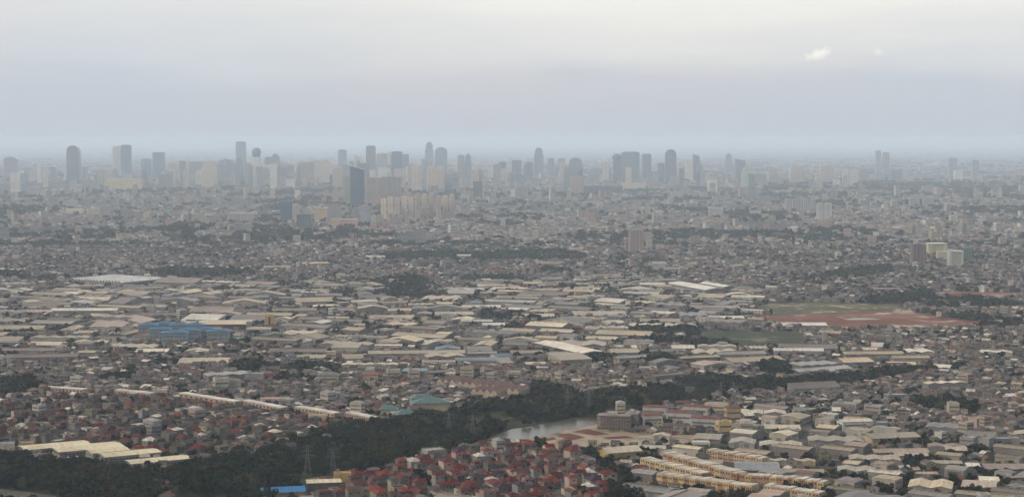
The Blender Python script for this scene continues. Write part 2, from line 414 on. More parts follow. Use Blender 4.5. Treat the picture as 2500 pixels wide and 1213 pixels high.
def block(cx, cy, w, d, h, rh, rot, t, wc, rc, label, rows=0, doors=0, name='building', cat='building', group=None, box=0, rmat='metal', ph=None):
    X, Y = gp(cx, cy); e = empty(name, X, Y, R(rot)); tag(e, label, cat, group)
    roomy(e, t, w, d, h, rh, wc, rc, rows, rmat=rmat, doors=doors, box=box)
    mark(X, Y, R(rot), w, d, 1.5); LM.append((cx, cy, ph or label)); return e

CR = (.62, .53, .37); CW = (.74, .68, .55); BG = (.46, .39, .28); GB = (.33, .29, .23); BR = (.27, .2, .165); GY = (.3, .3, .3); WW = (.62, .6, .56)
WG = (.3, .29, .28); WC = (.5, .45, .36); RW = (.24, .12, .1); TN_ = (.4, .31, .2)
HALLS = [
 (133,285,751,758,772,'gable',WG,(.7,.66,.57),'long white-roofed hall with a grey side wall on the far left, trees behind it',3,2),
 (490,615,778,791,806,'gable',RW,CR,'cream-roofed hall with a long brick-red side wall behind the blue-roofed flats',2,0),
 (605,660,796,803,815,'hip',WC,BG,'pale building with rows of white windows beside the golden slab',0,2),
 (75,168,834,845,850,'gable',WG,CR,'flat cream hall at the far left, in front of brown sheds',-6,0),
 (180,262,829,838,845,'bay2',WG,CR,'pair of joined cream roofs left of the blue-roofed flats',0,0),
 (262,385,838,849,857,'bay4',WG,(.5,.42,.31),'wavy pinkish cream roof of four bays in front of the blue-roofed flats',-4,0),
 (195,258,857,863,868,'gable',WG,(.5,.42,.28),'small tan hall with straight ridge below the wavy cream roof',0,0),
 (338,412,848,858,866,'gable',WC,(.78,.71,.53),'bright cream hall, the brightest roof just below the blue-roofed flats',0,0),
 (455,510,850,859,865,'gabley',WC,CR,'small cream hipped shed with an arched front beneath the blue-roofed flats',0,0),
 (440,562,870,886,894,'gable',WG,(.52,.43,.3),'plain tan hall with trees lined up along its front',4,0),
 (863,893,786,792,808,'flat',WC,CR,'boxy cream factory block rising above its neighbours in the middle',6,2),
 (1025,1125,722,735,739,'bay3',WG,(.55,.44,.34),'broad pinkish three-bay roof beside the middle grove',-6,0),
 (1130,1220,743,750,758,'gable',WC,(.66,.61,.5),'long pale hall with a cream front wall near the middle of the photo',0,0),
 (1060,1155,758,768,775,'gable',WG,BG,'tan hall with hipped end in front of dark trees',5,0),
 (1180,1252,786,793,803,'gable',(.58,.52,.42),(.72,.69,.6),'cream hall with ribbed white side wall, trees on its right',0,1),
 (1128,1200,779,784,796,'gable',(.22,.25,.28),(.56,.55,.5),'narrow hall with blue-grey side wall next to the ribbed white one',0,0),
 (1165,1202,822,833,837,'gabley',WG,CW,'small bright hall with ribbed roof among grey houses',-14,0),
 (1035,1070,829,840,860,'gable',(.26,.26,.27),CR,'tall grey-walled shed with a small cream roof in the middle',-20,0),
 (905,1130,854,863,878,'gable',(.42,.33,.22),(.4,.36,.28),'very long tan-walled factory with a pale ridge line',4,0),
 (700,815,865,875,882,'gable',WG,(.42,.38,.27),'olive cream roof left of the small cream factory tower',4,0),
 (1115,1242,872,879,893,'gable',(.5,.45,.38),(.27,.32,.35),'long terrace with slate-blue roof and pale windowed front',4,3),
 (1030,1112,877,881,896,'flat',(.6,.52,.45),(.5,.45,.4),'white windowed apartment terrace left of the slate-blue roof',0,3),
 (835,1000,884,891,903,'bay6',(.45,.4,.33),CR,'row of six pale cream roofs above the slate terrace',2,1),
 (985,1042,896,905,914,'hip',WG,(.2,.33,.4),'small pale blue hipped roof below the white apartment terrace',0,1),
 (1278,1320,686,692,703,'gable',WC,BG,'tan two-storey block left of its boxy cream neighbour in the far industrial belt',0,2),
 (1320,1363,684,689,705,'flat',(.56,.48,.36),CR,'boxy cream building standing by the far tree belt',0,2),
 (1770,1832,713,722,728,'arch',WG,CR,'cream arched roof right of the two bright slanting halls',0,0),
 (1470,1526,780,789,797,'gable',(.6,.56,.5),(.56,.51,.41),'white-gabled warehouse above the zigzag roofs',10,0),
 (1255,1350,765,774,779,'gable',WG,(.5,.43,.33),'tan hall with a shaded front beneath tall trees',0,0),
 (1400,1522,757,770,776,'gable',WG,(.42,.35,.27),'big brown-tan roof above the white-gabled warehouse',0,0),
 (1566,1656,778,786,791,'gable',WG,(.34,.3,.24),'grey-brown hall right of the white-gabled warehouse',0,0),
 (1430,1535,795,803,810,'bay4',(.46,.4,.35),(.5,.44,.33),'left half of the zigzag row of cream roofs',0,0),
 (1535,1702,789,800,806,'bay6',(.46,.4,.35),(.52,.46,.36),'right half of the zigzag row of cream roofs',-3,0),
 (1732,1812,769,777,784,'gable',WG,(.7,.65,.55),'bright hall with straight ridge left of the red earth field',0,0),
 (1690,1800,743,752,763,'gable',(.22,.2,.2),(.3,.26,.23),'dark brown factory with a long dark wall by the field',0,0),
 (1660,1726,761,772,784,'arch3',(.2,.2,.21),(.24,.24,.25),'dark grey round-roofed hangar left of the field',0,0),
 (1360,1482,833,849,853,'bay2',WG,(.42,.35,.27),'wide brown double roof behind the slanting cream hall',-4,0),
 (1500,1552,840,848,856,'gable',WC,(.66,.61,.48),'pale roof right of the wide brown double roof',0,0),
 (1690,1806,853,867,873,'arch3',WG,(.5,.43,.32),'tan three-arched roof below the green meadow',3,0),
 (1545,1592,868,876,880,'gabley',WG,CW,'small white-gabled hall in front of the grove',-10,0),
 (1560,1604,893,897,905,'flat',(.64,.6,.54),(.4,.4,.38),'low white school block with dark openings',4,1),
 (1283,1342,882,890,897,'gable',(.32,.22,.18),CR,'tan roof with brown wall above the dense pink houses',0,0),
 (1910,2012,788,797,801,'gable',WG,(.72,.67,.6),'bright white hall on the edge of the red earth field',0,0),
 (1890,2006,849,856,870,'gable',(.36,.35,.36),(.76,.72,.66),'long white roof over grey wall, right of the green meadow',-2,0),
 (2320,2378,824,828,831,'gable',WG,(.66,.63,.5),'thin pale yellow shed roof near the right edge of the field',0,0),
 (2080,2145,850,857,861,'gable',WG,CR,'cream shed roof among grey roofs right of the long white one',0,0),
 (2120,2165,838,850,854,'gable',WG,(.56,.48,.4),'pinkish slanting roof behind the cream shed',-10,0),
 (2210,2276,850,860,868,'bay2',WC,CW,'cream double-roofed workshop standing higher at right',0,0),
 (2160,2235,884,893,898,'gable',(.3,.34,.3),CR,'cream roof with a green canopy at the right',-8,0),
 (2268,2330,892,902,906,'gable',WG,CW,'bright slanting roof beside the tree line at right',-20,0),
 (60,130,757,763,768,'gable',WG,(.5,.38,.33),'faded pink roof beside the long white-roofed hall',0,0),
 (905,1010,770,779,783,'gable',WG,BG,'low tan roof left of the boxy cream factory',3,0),
 (690,780,808,818,823,'bay3',WG,CR,'three cream roofs right of the blue-roofed flats',-5,0),
 (400,520,705,712,716,'bay4',WG,BG,'tan four-bay roof right of the white sawtooth roof',0,0),
 (160,250,695,703,707,'bay3',WG,(.42,.37,.28),'brownish three-bay roof left of the white sawtooth roof',0,0),
 (1400,1470,700,709,713,'gable',WG,BG,'tan roof far back in front of the tree belt',-6,0),
 (1500,1600,700,712,717,'gabley',WG,(.5,.42,.34),'pinkish hipped roof far back left of the slanting halls',-20,0),
 (10,75,955,970,980,'hip',(.4,.3,.22),(.3,.23,.19),'big brown hipped house roof at the far left edge',10,1),
 (1160,1232,975,982,996,'flat',(.56,.48,.34),(.5,.44,.33),'cream two-storey block by the canal trees',8,2),
 (2105,2240,1053,1069,1088,'gable',(.56,.46,.3),(.36,.32,.24),'big spotted brown-roofed hall with a yellowish wall and a pale gable',12,0),
 (1800,1866,1000,1012,1020,'bay2',(.3,.3,.34),CR,'cream double roof with grey gables right of the yellow-ended flats',-8,0),
 (1862,1922,1000,1013,1021,'gabley',(.3,.28,.27),(.6,.52,.4),'second cream roof, adjoining the double one',-8,0),
 (1866,1952,1038,1051,1057,'gable',WG,(.62,.54,.38),'cream hall behind the grey sheds at right',-4,0),
 (1775,1850,1067,1085,1095,'gabley',(.42,.42,.4),(.4,.36,.28),'olive-grey roof with a pale gable and a dark conifer',-12,0),
 (1850,1962,1074,1090,1102,'bay2',(.3,.3,.32),(.5,.44,.33),'twin-gabled hall with one bright cream roof face',-8,0),
 (1970,2110,1066,1082,1090,'bay3',WG,(.36,.32,.24),'wide brown three-ridged roof left of the spotted hall',-6,0),
 (2130,2262,1096,1107,1116,'gable',(.12,.12,.14),(.46,.38,.31),'long tan roof over a dark open side',4,0),
 (2182,2262,1107,1118,1124,'gable',WG,(.5,.42,.36),'pinkish roof tucked below the long tan one',-3,0),
 (2262,2350,1086,1098,1104,'bay2',WG,(.3,.2,.17),'red-brown double roof right of the long tan one',-10,0),
 (2302,2362,1092,1107,1111,'gable',(.1,.1,.12),(.48,.4,.3),'tan slanting roof with a dark eave at right',-8,0),
 (2355,2392,1132,1143,1150,'gable',WG,(.78,.75,.62),'small bright yellow-white roof near the right edge',-6,0),
 (2400,2520,1133,1150,1156,'gable',(.24,.26,.28),(.33,.27,.23),'wide brown roof running out at the right edge',0,0),
 (2208,2336,1168,1193,1213,'bay2',(.34,.33,.3),(.62,.5,.31),'large golden tan double roof at the lower right',-16,0),
 (2340,2442,1175,1196,1204,'gable',(.3,.28,.3),(.52,.42,.33),'pinkish tan roof with white eaves right of the golden one',-18,0),
 (2385,2442,1168,1181,1186,'gable',WG,(.82,.78,.6),'pale yellow roof behind the pinkish one in the lower right corner',-12,0),
 (2070,2200,1112,1127,1136,'bay3',(.3,.3,.32),(.44,.37,.28),'tan triple-gabled workshops in the lower right',-8,0),
 (2040,2140,1140,1156,1164,'bay2',(.4,.4,.4),(.42,.36,.28),'brown double roof above the small shops at lower right',-10,0),
 (2150,2200,1150,1160,1168,'gable',(.5,.5,.48),(.5,.47,.4),'pale low workshop with a white side wall',4,0),
 (2236,2286,1150,1156,1170,'gable',(.5,.4,.28),(.5,.38,.28),'orange-tan workshop box beside the pale low one',2,0),
 (2260,2345,1128,1138,1143,'gable',WG,(.42,.37,.28),'low olive-tan roof above the orange-tan workshop',-4,0),
 (1860,1990,1122,1130,1138,'bay4',(.5,.38,.28),(.5,.4,.3),'pinkish row of joined roofs behind the yellow shops',-3,0),
 (1905,2010,1148,1160,1166,'gable',(.22,.2,.2),(.38,.33,.25),'dark-eaved brown roof right of the big grey one',-6,0),
 (1790,1905,1128,1153,1160,'gable',(.25,.27,.3),(.24,.26,.27),'big slate-grey roof above the yellow shop rows',-6,0),
 (1655,1762,1122,1132,1142,'gable',(.2,.22,.26),(.4,.36,.29),'grey-sided hall between the two slanting shop rows',-4,0),
 (1590,1640,1060,1070,1076,'gabley',(.5,.48,.42),(.56,.5,.38),'small cream square roof beside the red soil plots',-15,0),
 (1690,1770,1062,1078,1083,'gable',WG,(.36,.31,.24),'brown flat-pitched roof behind the long white shed',-14,0),
 (1690,1732,1080,1084,1090,'flat',(.7,.68,.64),(.6,.58,.52),'long white low shed beside the dark round tree',2,1),
 (1545,1625,1088,1099,1106,'gable',(.42,.4,.36),(.48,.45,.36),'ribbed pale roof right of the orange-fronted hall',-4,0),
]
for x0, x1, yr, ye, yb, t, wc, rc, lab, rot, rows in HALLS:
    is_h = t in ('hip', 'flat') or rows > 0
    nm = ('low_building', 'building') if is_h else ('warehouse', 'warehouse')
    hall(x0, x1, yr, ye, yb, t, wc, rc, lab, rot, rows, name=nm[0], cat=nm[1], doors=0 if is_h or yb < 1000 else 2)
# slanting halls, the sawtooth factory and the five halls at the lower left
block(1390, 863, 118, 32, 8, 2.2, -64, 'gable', (.2,.2,.22), (.8,.71,.57), 'long slanting bright cream hall pointing at the viewer, in the middle', name='warehouse', cat='warehouse')
block(1702, 711, 140, 40, 9, 3, -70, 'gable', WG, (.78,.73,.63), 'larger of two bright slanting halls left of the field', name='warehouse', cat='warehouse')
block(1752, 706, 88, 24, 8, 2, -70, 'gable', WG, (.78,.75,.68), 'smaller of two bright slanting halls left of the field', name='warehouse', cat='warehouse')
block(287, 694, 120, 105, 9, 3.5, -32, 'saw16', (.25,.24,.25), (.8,.78,.74), 'white sawtooth-roofed factory in the far left industrial belt', name='factory', cat='factory')
for cx, cy, w, d, h, lab in [(133, 1106, 52, 22, 7, 'leftmost cream-roofed hall behind the foreground wood'), (212, 1110, 52, 26, 7, 'second cream-roofed hall from the left, adjoining the leftmost one'),
        (262, 1119, 30, 20, 7.5, 'short white hall with a paler roof between the big cream ones'), (316, 1125, 44, 20, 7, 'cream-roofed hall right of the short white one'),
        (385, 1140, 46, 18, 6.5, 'frontmost cream-roofed hall, half hidden by round trees')]:
    e = block(cx, cy, w, d, h, 1.0, 31, 'gable', (.42,.4,.36), (.72,.63,.42), lab, name='warehouse', cat='warehouse', group='cream-roofed halls at the lower left', doors=2)
    facade_rows(e, w, d, h, fl=h, hh=.9, z0=h*.55, mx=1)
block(790, 1199, 24, 14, 8, .8, 10, 'gable', (.1,.1,.1), (.72,.63,.43), 'open-sided shed with a cream roof left of the red estate', rows=2, name='warehouse', cat='warehouse')
block(690, 1215, 30, 16, 6, 2.5, 14, 'gable', (.4,.3,.2), (.04,.22,.5), 'bright blue roof at the bottom edge', name='warehouse', cat='warehouse')
block(836, 1180, 13, 8, 9, .5, 8, 'flat', (.6,.42,.17), (.5,.35,.16), 'yellow flat-topped house standing over the red roofs', rows=2, name='low_building', box=1, ph='the yellow rooftop house')
block(1058, 1124, 16, 12, 10, .5, 28, 'flat', (.42,.41,.38), (.4,.38,.34), 'plain grey-white block at the top of the red estate', rows=2, name='low_building')
block(18, 1108, 11, 9, 9, .8, 12, 'shed', (.66,.62,.52), (.2,.22,.24), 'white ribbed building with a grey roof at the left edge', rows=1, name='low_building')
block(66, 1101, 10, 8, 8, .6, 12, 'flat', (.52,.38,.18), (.35,.27,.16), 'ochre windowless block behind the cream-roofed halls', name='low_building')
block(1512, 1118, 30, 20, 7, 3, 24, 'gable', (.62,.46,.2), (.6,.53,.4), 'cream-roofed hall with an orange-yellow front by the dark tree strip', rows=1, name='warehouse', cat='warehouse', ph='the orange-fronted hall')
block(2086, 1048, 28, 15, 8.5, 1.2, 10, 'gable', (.78,.76,.7), (.66,.62,.52), 'bright white three-storey building with small dark windows', rows=3, name='low_building', ph='the white three-storey building')
block(2154, 1050, 11, 12, 8, .5, 4, 'flat', (.2,.22,.25), (.3,.3,.3), 'slate-grey block right of the bright white building', rows=3, name='low_building')
for cx, cy, w, d, h, rot, wc, lab in [(2066,1004,24,12,9,-30,(.36,.36,.37),'grey flats with white balcony bands, left of a matching pair'), (2134,1016,16,12,11,-30,(.45,.43,.4),'cream flats with stacked balconies behind the white building'),
        (2365,1090,12,14,9,-30,(.35,.35,.36),'grey flats with slanting balcony bands near the right edge'), (2408,1098,9,12,11,-35,(.4,.38,.36),'balcony flats just left of the blank slate wall'),
        (2442,1094,16,12,9.5,-4,(.17,.19,.22),'blank slate-grey block near the right edge'), (2474,1090,8,10,8.5,0,(.42,.41,.38),'small off-white block beside the blank slate wall'),
        (2186,980,20,12,8,10,(.3,.31,.34),'pale grey flats behind the cream balcony flats')]:
    e = block(cx, cy, w, d, h, .8, rot, 'flat', wc, (.36,.35,.33), lab, name='apartment_block', box=1)
    if 'blank' not in lab: facade_rows(e, w, d, h, fl=3, me=BALC_ME, name='balcony', inset=.94, hh=.9, z0=.2); facade_rows(e, w, d, h, fl=3, hh=1.4)
# golden slab, striped block
e = block(658, 795, 13, 9, 16, .6, 6, 'flat', (.62,.42,.17), (.5,.36,.2), 'golden yellow slab with a dark vertical slot', name='tall_building', ph='the golden slab')
b = MB(); b.box(-1.2, 1.2, -4.75, -4.3, 2, 13, (.12,.08,.05)); b.build('window_slot', M['glass'], e)
e = block(729, 797, 10, 8, 8, .5, 0, 'flat', (.5,.43,.27), (.4,.38,.33), 'small grey block striped with yellow fins', name='low_building')
for i in range(3): part('fin', BALC_ME, e, (-3+3*i, -4.3, 4), (.9, .6, 7))
block(808, 880, 11, 9, 11, .8, 0, 'hip', (.55,.47,.34), (.5,.42,.3), 'small cream factory tower at the end of the olive roof', rows=3, name='tall_building')
block(802, 938, 21, 14, 11, 3, 4, 'hip', (.5,.44,.32), (.22,.22,.24), 'three-storey cream house with a grey hipped roof beside the grove', rows=3, name='low_building', rmat='tile', ph='the three-storey cream house')
block(621, 931, 20, 14, 9.5, 1, 3, 'flat', (.32,.31,.33), (.36,.35,.34), 'plain grey box building left of the grove', name='low_building', box=1)
block(540, 951, 15, 11, 13, 1, 20, 'flat', (.6,.56,.46), (.5,.45,.38), 'white stepped building with a roof hut among grey houses', rows=3, name='low_building', box=1)
block(572, 948, 12, 10, 10, 1, 20, 'flat', (.5,.47,.42), (.4,.2,.16), 'smaller pale building beside the white stepped one', rows=2, name='low_building')
block(391, 971, 14, 10, 9, 1, 10, 'flat', (.6,.54,.44), (.5,.46,.4), 'cream windowed block at the end of a white-roofed row', rows=3, name='low_building', box=1)
block(661, 990, 20, 10, 8, 1, 0, 'flat', (.62,.47,.4), (.55,.42,.35), 'pinkish white two-storey building among dark trees', rows=2, name='low_building')
block(775, 1032, 16, 10, 8, 1, 0, 'flat', (.58,.47,.28), (.4,.35,.28), 'yellowish flat block among the houses above the canal', rows=2, name='low_building')
block(1255, 925, 14, 10, 9, 1, 0, 'flat', (.56,.5,.4), (.4,.38,.34), 'cream corner building above the brown terraces', rows=3, name='low_building')
block(960, 925, 14, 11, 11, 1, 10, 'flat', (.58,.52,.42), (.45,.42,.38), 'cream tall house below the white apartment terrace', rows=3, name='low_building', box=1)
block(1010, 925, 12, 11, 11, 1, 10, 'flat', (.6,.5,.42), (.45,.42,.38), 'pinkish tall house right of the cream one', rows=3, name='low_building', box=1)
block(905, 930, 16, 12, 8, 2.5, 0, 'hip', (.5,.36,.26), (.3,.15,.11), 'red-brown hipped house right of the grey-roofed cream one', rows=2, name='low_building', rmat='tile')
# blue roofed flats
BL = [(362,822,24,16),(392,833,26,16),(428,842,32,18),(462,836,26,16),(440,822,28,16),(478,822,24,15),(404,818,24,14),(534,838,28,16),(508,832,16,14)]
WHERE = ['at the left corner','second from the left','in the front middle, the largest','behind the front one, on its right','in the centre of the cluster','at the back right of the cluster','at the back left','standing apart on the right','narrow, beside the one standing apart']
for (cx, cy, w, d), wh in zip(BL, WHERE):
    e = block(cx, cy, w, d, 16.5, 2.6, 4, 'hip', (.22,.32,.4), (.045,.17,.33), 'blue-roofed flats '+wh, rows=4, name='apartment_block', group='cluster of blue-roofed flats', ph='the blue-roofed flats')
    for k in (-.32, 0, .32): part('pilaster', BALC_ME, e, (k*w, -d/2-.3, 6), (.9, .6, 12), 0)
# teal roofed buildings
for cx, cy, w, d, h, rot, lab in [(1050,1003,36,16,9,14,'largest teal-roofed building beside the canal trees'), (950,1013,17,10,6,0,'small flat teal-roofed wing at the left of the teal group'), (990,1023,18,13,6,20,'nearest teal-roofed building with an open front'), (1030,992,22,13,9,14,'teal-roofed building at the back of the teal group')]:
    block(cx, cy, w, d, h, 4, rot, 'hip', (.52,.44,.32), (.13,.225,.235), lab, rows=2, name='low_building', group='teal-roofed buildings', ph='the teal-roofed buildings')
# brown terraces with steep gables
for i, (cx, cy, wh) in enumerate([(1110,945,'left'), (1160,951,'middle'), (1210,957,'right'), (1248,966,'far right'), (1195,970,'front')]):
    block(cx, cy, 30, 24, 6.5, 4.2, -28, 'bay4', (.5,.42,.34), (.3,.19,.16), wh+' terrace of the brown steep-gabled housing', rows=2, name='terrace', cat='terrace', group='brown terraces', rmat='tile', ph='the brown terraces')

# rows of shops and row houses: one thing each, its units as parts
def shop_row(p0, p1, d, h, n, cols, roofc, label, name='shophouse_row', awn=None, group=None, rh=.6, wn=2, fl=2, step=True):
    a = gp(*p0); c = gp(*p1); dx, dy = c[0]-a[0], c[1]-a[1]; Lw = math.hypot(dx, dy); rot = math.atan2(dy, dx)
    X, Y = (a[0]+c[0])/2-math.sin(rot)*d/2, (a[1]+c[1])/2+math.cos(rot)*d/2
    e = empty(name, X, Y, rot); tag(e, label, 'shop row' if 'shop' in name else 'row houses', group)
    u = Lw/n
    for i in range(n):
        c_ = cols[i % len(cols)]; hh = h+(.5 if step and (i % len(cols)) == 0 else 0)+random.uniform(-.12, .12)
        b = MB(); x0 = -Lw/2+i*u; b.box(x0, x0+u, -d/2-(0 if i % 2 else .15), d/2, 0, hh, c_)
        uw = b.build('unit_wall', M['wall'], e)
        b = MB(); g = random.uniform(.85, 1.15); b.box(x0+.3, x0+u-.3, -d/2+.4, d/2-.4, hh, hh+rh, tuple(q*g for q in roofc)); b.build('roof', M['metal'], e)
        for f_ in range(fl):
            for k in range(wn):
                part('window', WIN_ME, uw, (x0+u*(k+.75)/(wn+.5), -d/2-.2, (f_+.55)*hh/fl), (u/(wn*2.6), .16, hh/fl*.42))
        if awn: b = MB(); b.box(x0+.1, x0+u-.1, -d/2-2.2, -d/2-.3, hh*.52, hh*.6, awn[i % len(awn)]); b.build('awning', M['tile'], uw)
    mark(X, Y, rot, Lw, d+5, 1); LM.append(((p0[0]+p1[0])/2, (p0[1]+p1[1])/2, label)); return e
YL = (.68,.53,.27); OR = (.5,.25,.13); PK = (.52,.34,.23)
shop_row((1603,1181),(1835,1213), 11, 7.6, 17, [YL,OR,YL,OR], (.6,.55,.45), 'long front row of alternating yellow and orange shops, lower right', wn=3)
shop_row((1563,1140),(1712,1178), 10, 7, 12, [YL,(.64,.54,.34),PK], (.62,.56,.45), 'slanting pale yellow shop row beside the dark tree strip')
shop_row((1618,1131),(1798,1182), 11, 8.2, 14, [PK,OR,(.6,.45,.26),PK], (.55,.5,.42), 'slanting orange-pink shop row, behind the pale yellow one')
shop_row((1803,1181),(1925,1190), 10, 7, 8, [OR,YL,OR,PK], (.6,.52,.42), 'short shop row right of the big front one, brick orange at its left')
shop_row((1725,1118),(1860,1139), 10, 6.5, 10, [PK,(.6,.46,.3)], (.6,.5,.4), 'pink and cream shop row behind the grey-sided hall')
shop_row((1865,1208),(2000,1228), 10, 7, 8, [YL,PK,OR], (.66,.62,.54), 'yellow shop row cut by the bottom edge')
shop_row((1920,1188),(2010,1200), 10, 6.8, 6, [OR,YL], (.64,.6,.54), 'orange shop row with a white roof above the bottom one')
for p0, p1, lab in [((108,964),(203,970),'white-roofed row with red awnings, farthest left'), ((280,971),(366,980),'white-roofed row with a pink end wall, second from the left'),
        ((437,979),(574,1001),'longest white-roofed row with red awnings'), ((589,997),(686,1016),'white-roofed row over red awnings, fourth from the left'),
        ((719,1013),(816,1030),'white-roofed row partly hidden by trees, fifth from the left'), ((842,1027),(905,1041),'short white-roofed row nearest the canal wood')]:
    shop_row(p0, p1, 9, 8, 11, [(.5,.4,.32)], (.72,.68,.62), lab, name='row_houses', awn=[(.3,.06,.05),(.34,.1,.07),(.25,.05,.05)], group='white-roofed rows with red awnings', step=False, wn=1)
# construction frame by the lake
def frame_block(cx, cy, w, d, n, rot, label):
    X, Y = gp(cx, cy); e = empty('unfinished_building', X, Y, R(rot)); tag(e, label, 'building site')
    cc = (.3,.25,.23)
    for i in range(n+1): b = MB(); b.box(-w/2, w/2, -d/2, d/2, i*3.2-(.3 if i else 0), i*3.2+.05, cc, True); b.build('floor_slab', M['wall'], e)
    m = 11
    for i in range(m+1):
        for j in (0, 1, 2):
            b = MB(); x = -w/2+.3+i*(w-.6)/m; y = -d/2+.3+j*(d-.6)/2; b.box(x-.25, x+.25, y-.25, y+.25, 0, n*3.2-.35, (.34,.27,.25)); b.build('column', M['wall'], e)
    b = MB()
    for i in range(m):
        for k in range(n):
            if random.random() < .55: x = -w/2+.3+i*(w-.6)/m; b.box(x+.3, x+(w-.6)/m-.3, -d/2+1.2, -d/2+1.4, k*3.2, k*3.2+2.2, (.26,.2,.19))
    b.build('infill_wall', M['wall'], e)
    b = MB(); b.box(-w*.2, w*.1, -d*.2, d*.2, n*3.2+.06, n*3.2+2.6, (.45,.44,.42)); b.build('rooftop_box', M['wall'], e)
    mark(X, Y, R(rot), w, d, 3); LM.append((cx, cy, 'the unfinished concrete block'))
frame_block(1500, 1046, 30, 13, 4, -12, 'unfinished concrete block with open floors beside the lake')
frame_block(1545, 1040, 12, 20, 4, -12, 'smaller unfinished concrete wing joining the white flats')
for cx, cy, w, d, h, rot, wc, lab in [(1590,1040,18,14,12,8,(.62,.6,.56),'white flats with red roof next to the unfinished block'), (1600,1019,22,11,11,-18,(.55,.53,.5),'whitish flats at the back left of the red-roofed group'),
        (1662,1034,24,13,11.5,-22,(.56,.55,.54),'red-roofed flats in the centre of the group, blue-grey front'), (1700,1016,24,10,10,-22,(.6,.56,.5),'red-roofed flats at the back of the group'),
        (1722,1046,24,12,10.5,-22,(.5,.5,.52),'front red-roofed flats facing the tree-lined street'), (1768,1056,12,10,11,8,(.68,.5,.26),'yellow corner block with arched windows'),
        (1788,1022,14,10,11,8,(.6,.45,.25),'yellow block at the back right of the red-roofed group'), (1750,1006,22,11,9,-20,(.6,.52,.42),'cream-topped flats farthest back in the group')]:
    block(cx, cy, w, d, h, 1.5, rot, 'hip' if 'red' in lab else 'flatbox', wc, (.2,.075,.065) if 'red' in lab else (.45,.4,.36), lab, rows=3, name='apartment_block', group='flats beside the lake', rmat='tile', ph='the lakeside flats')

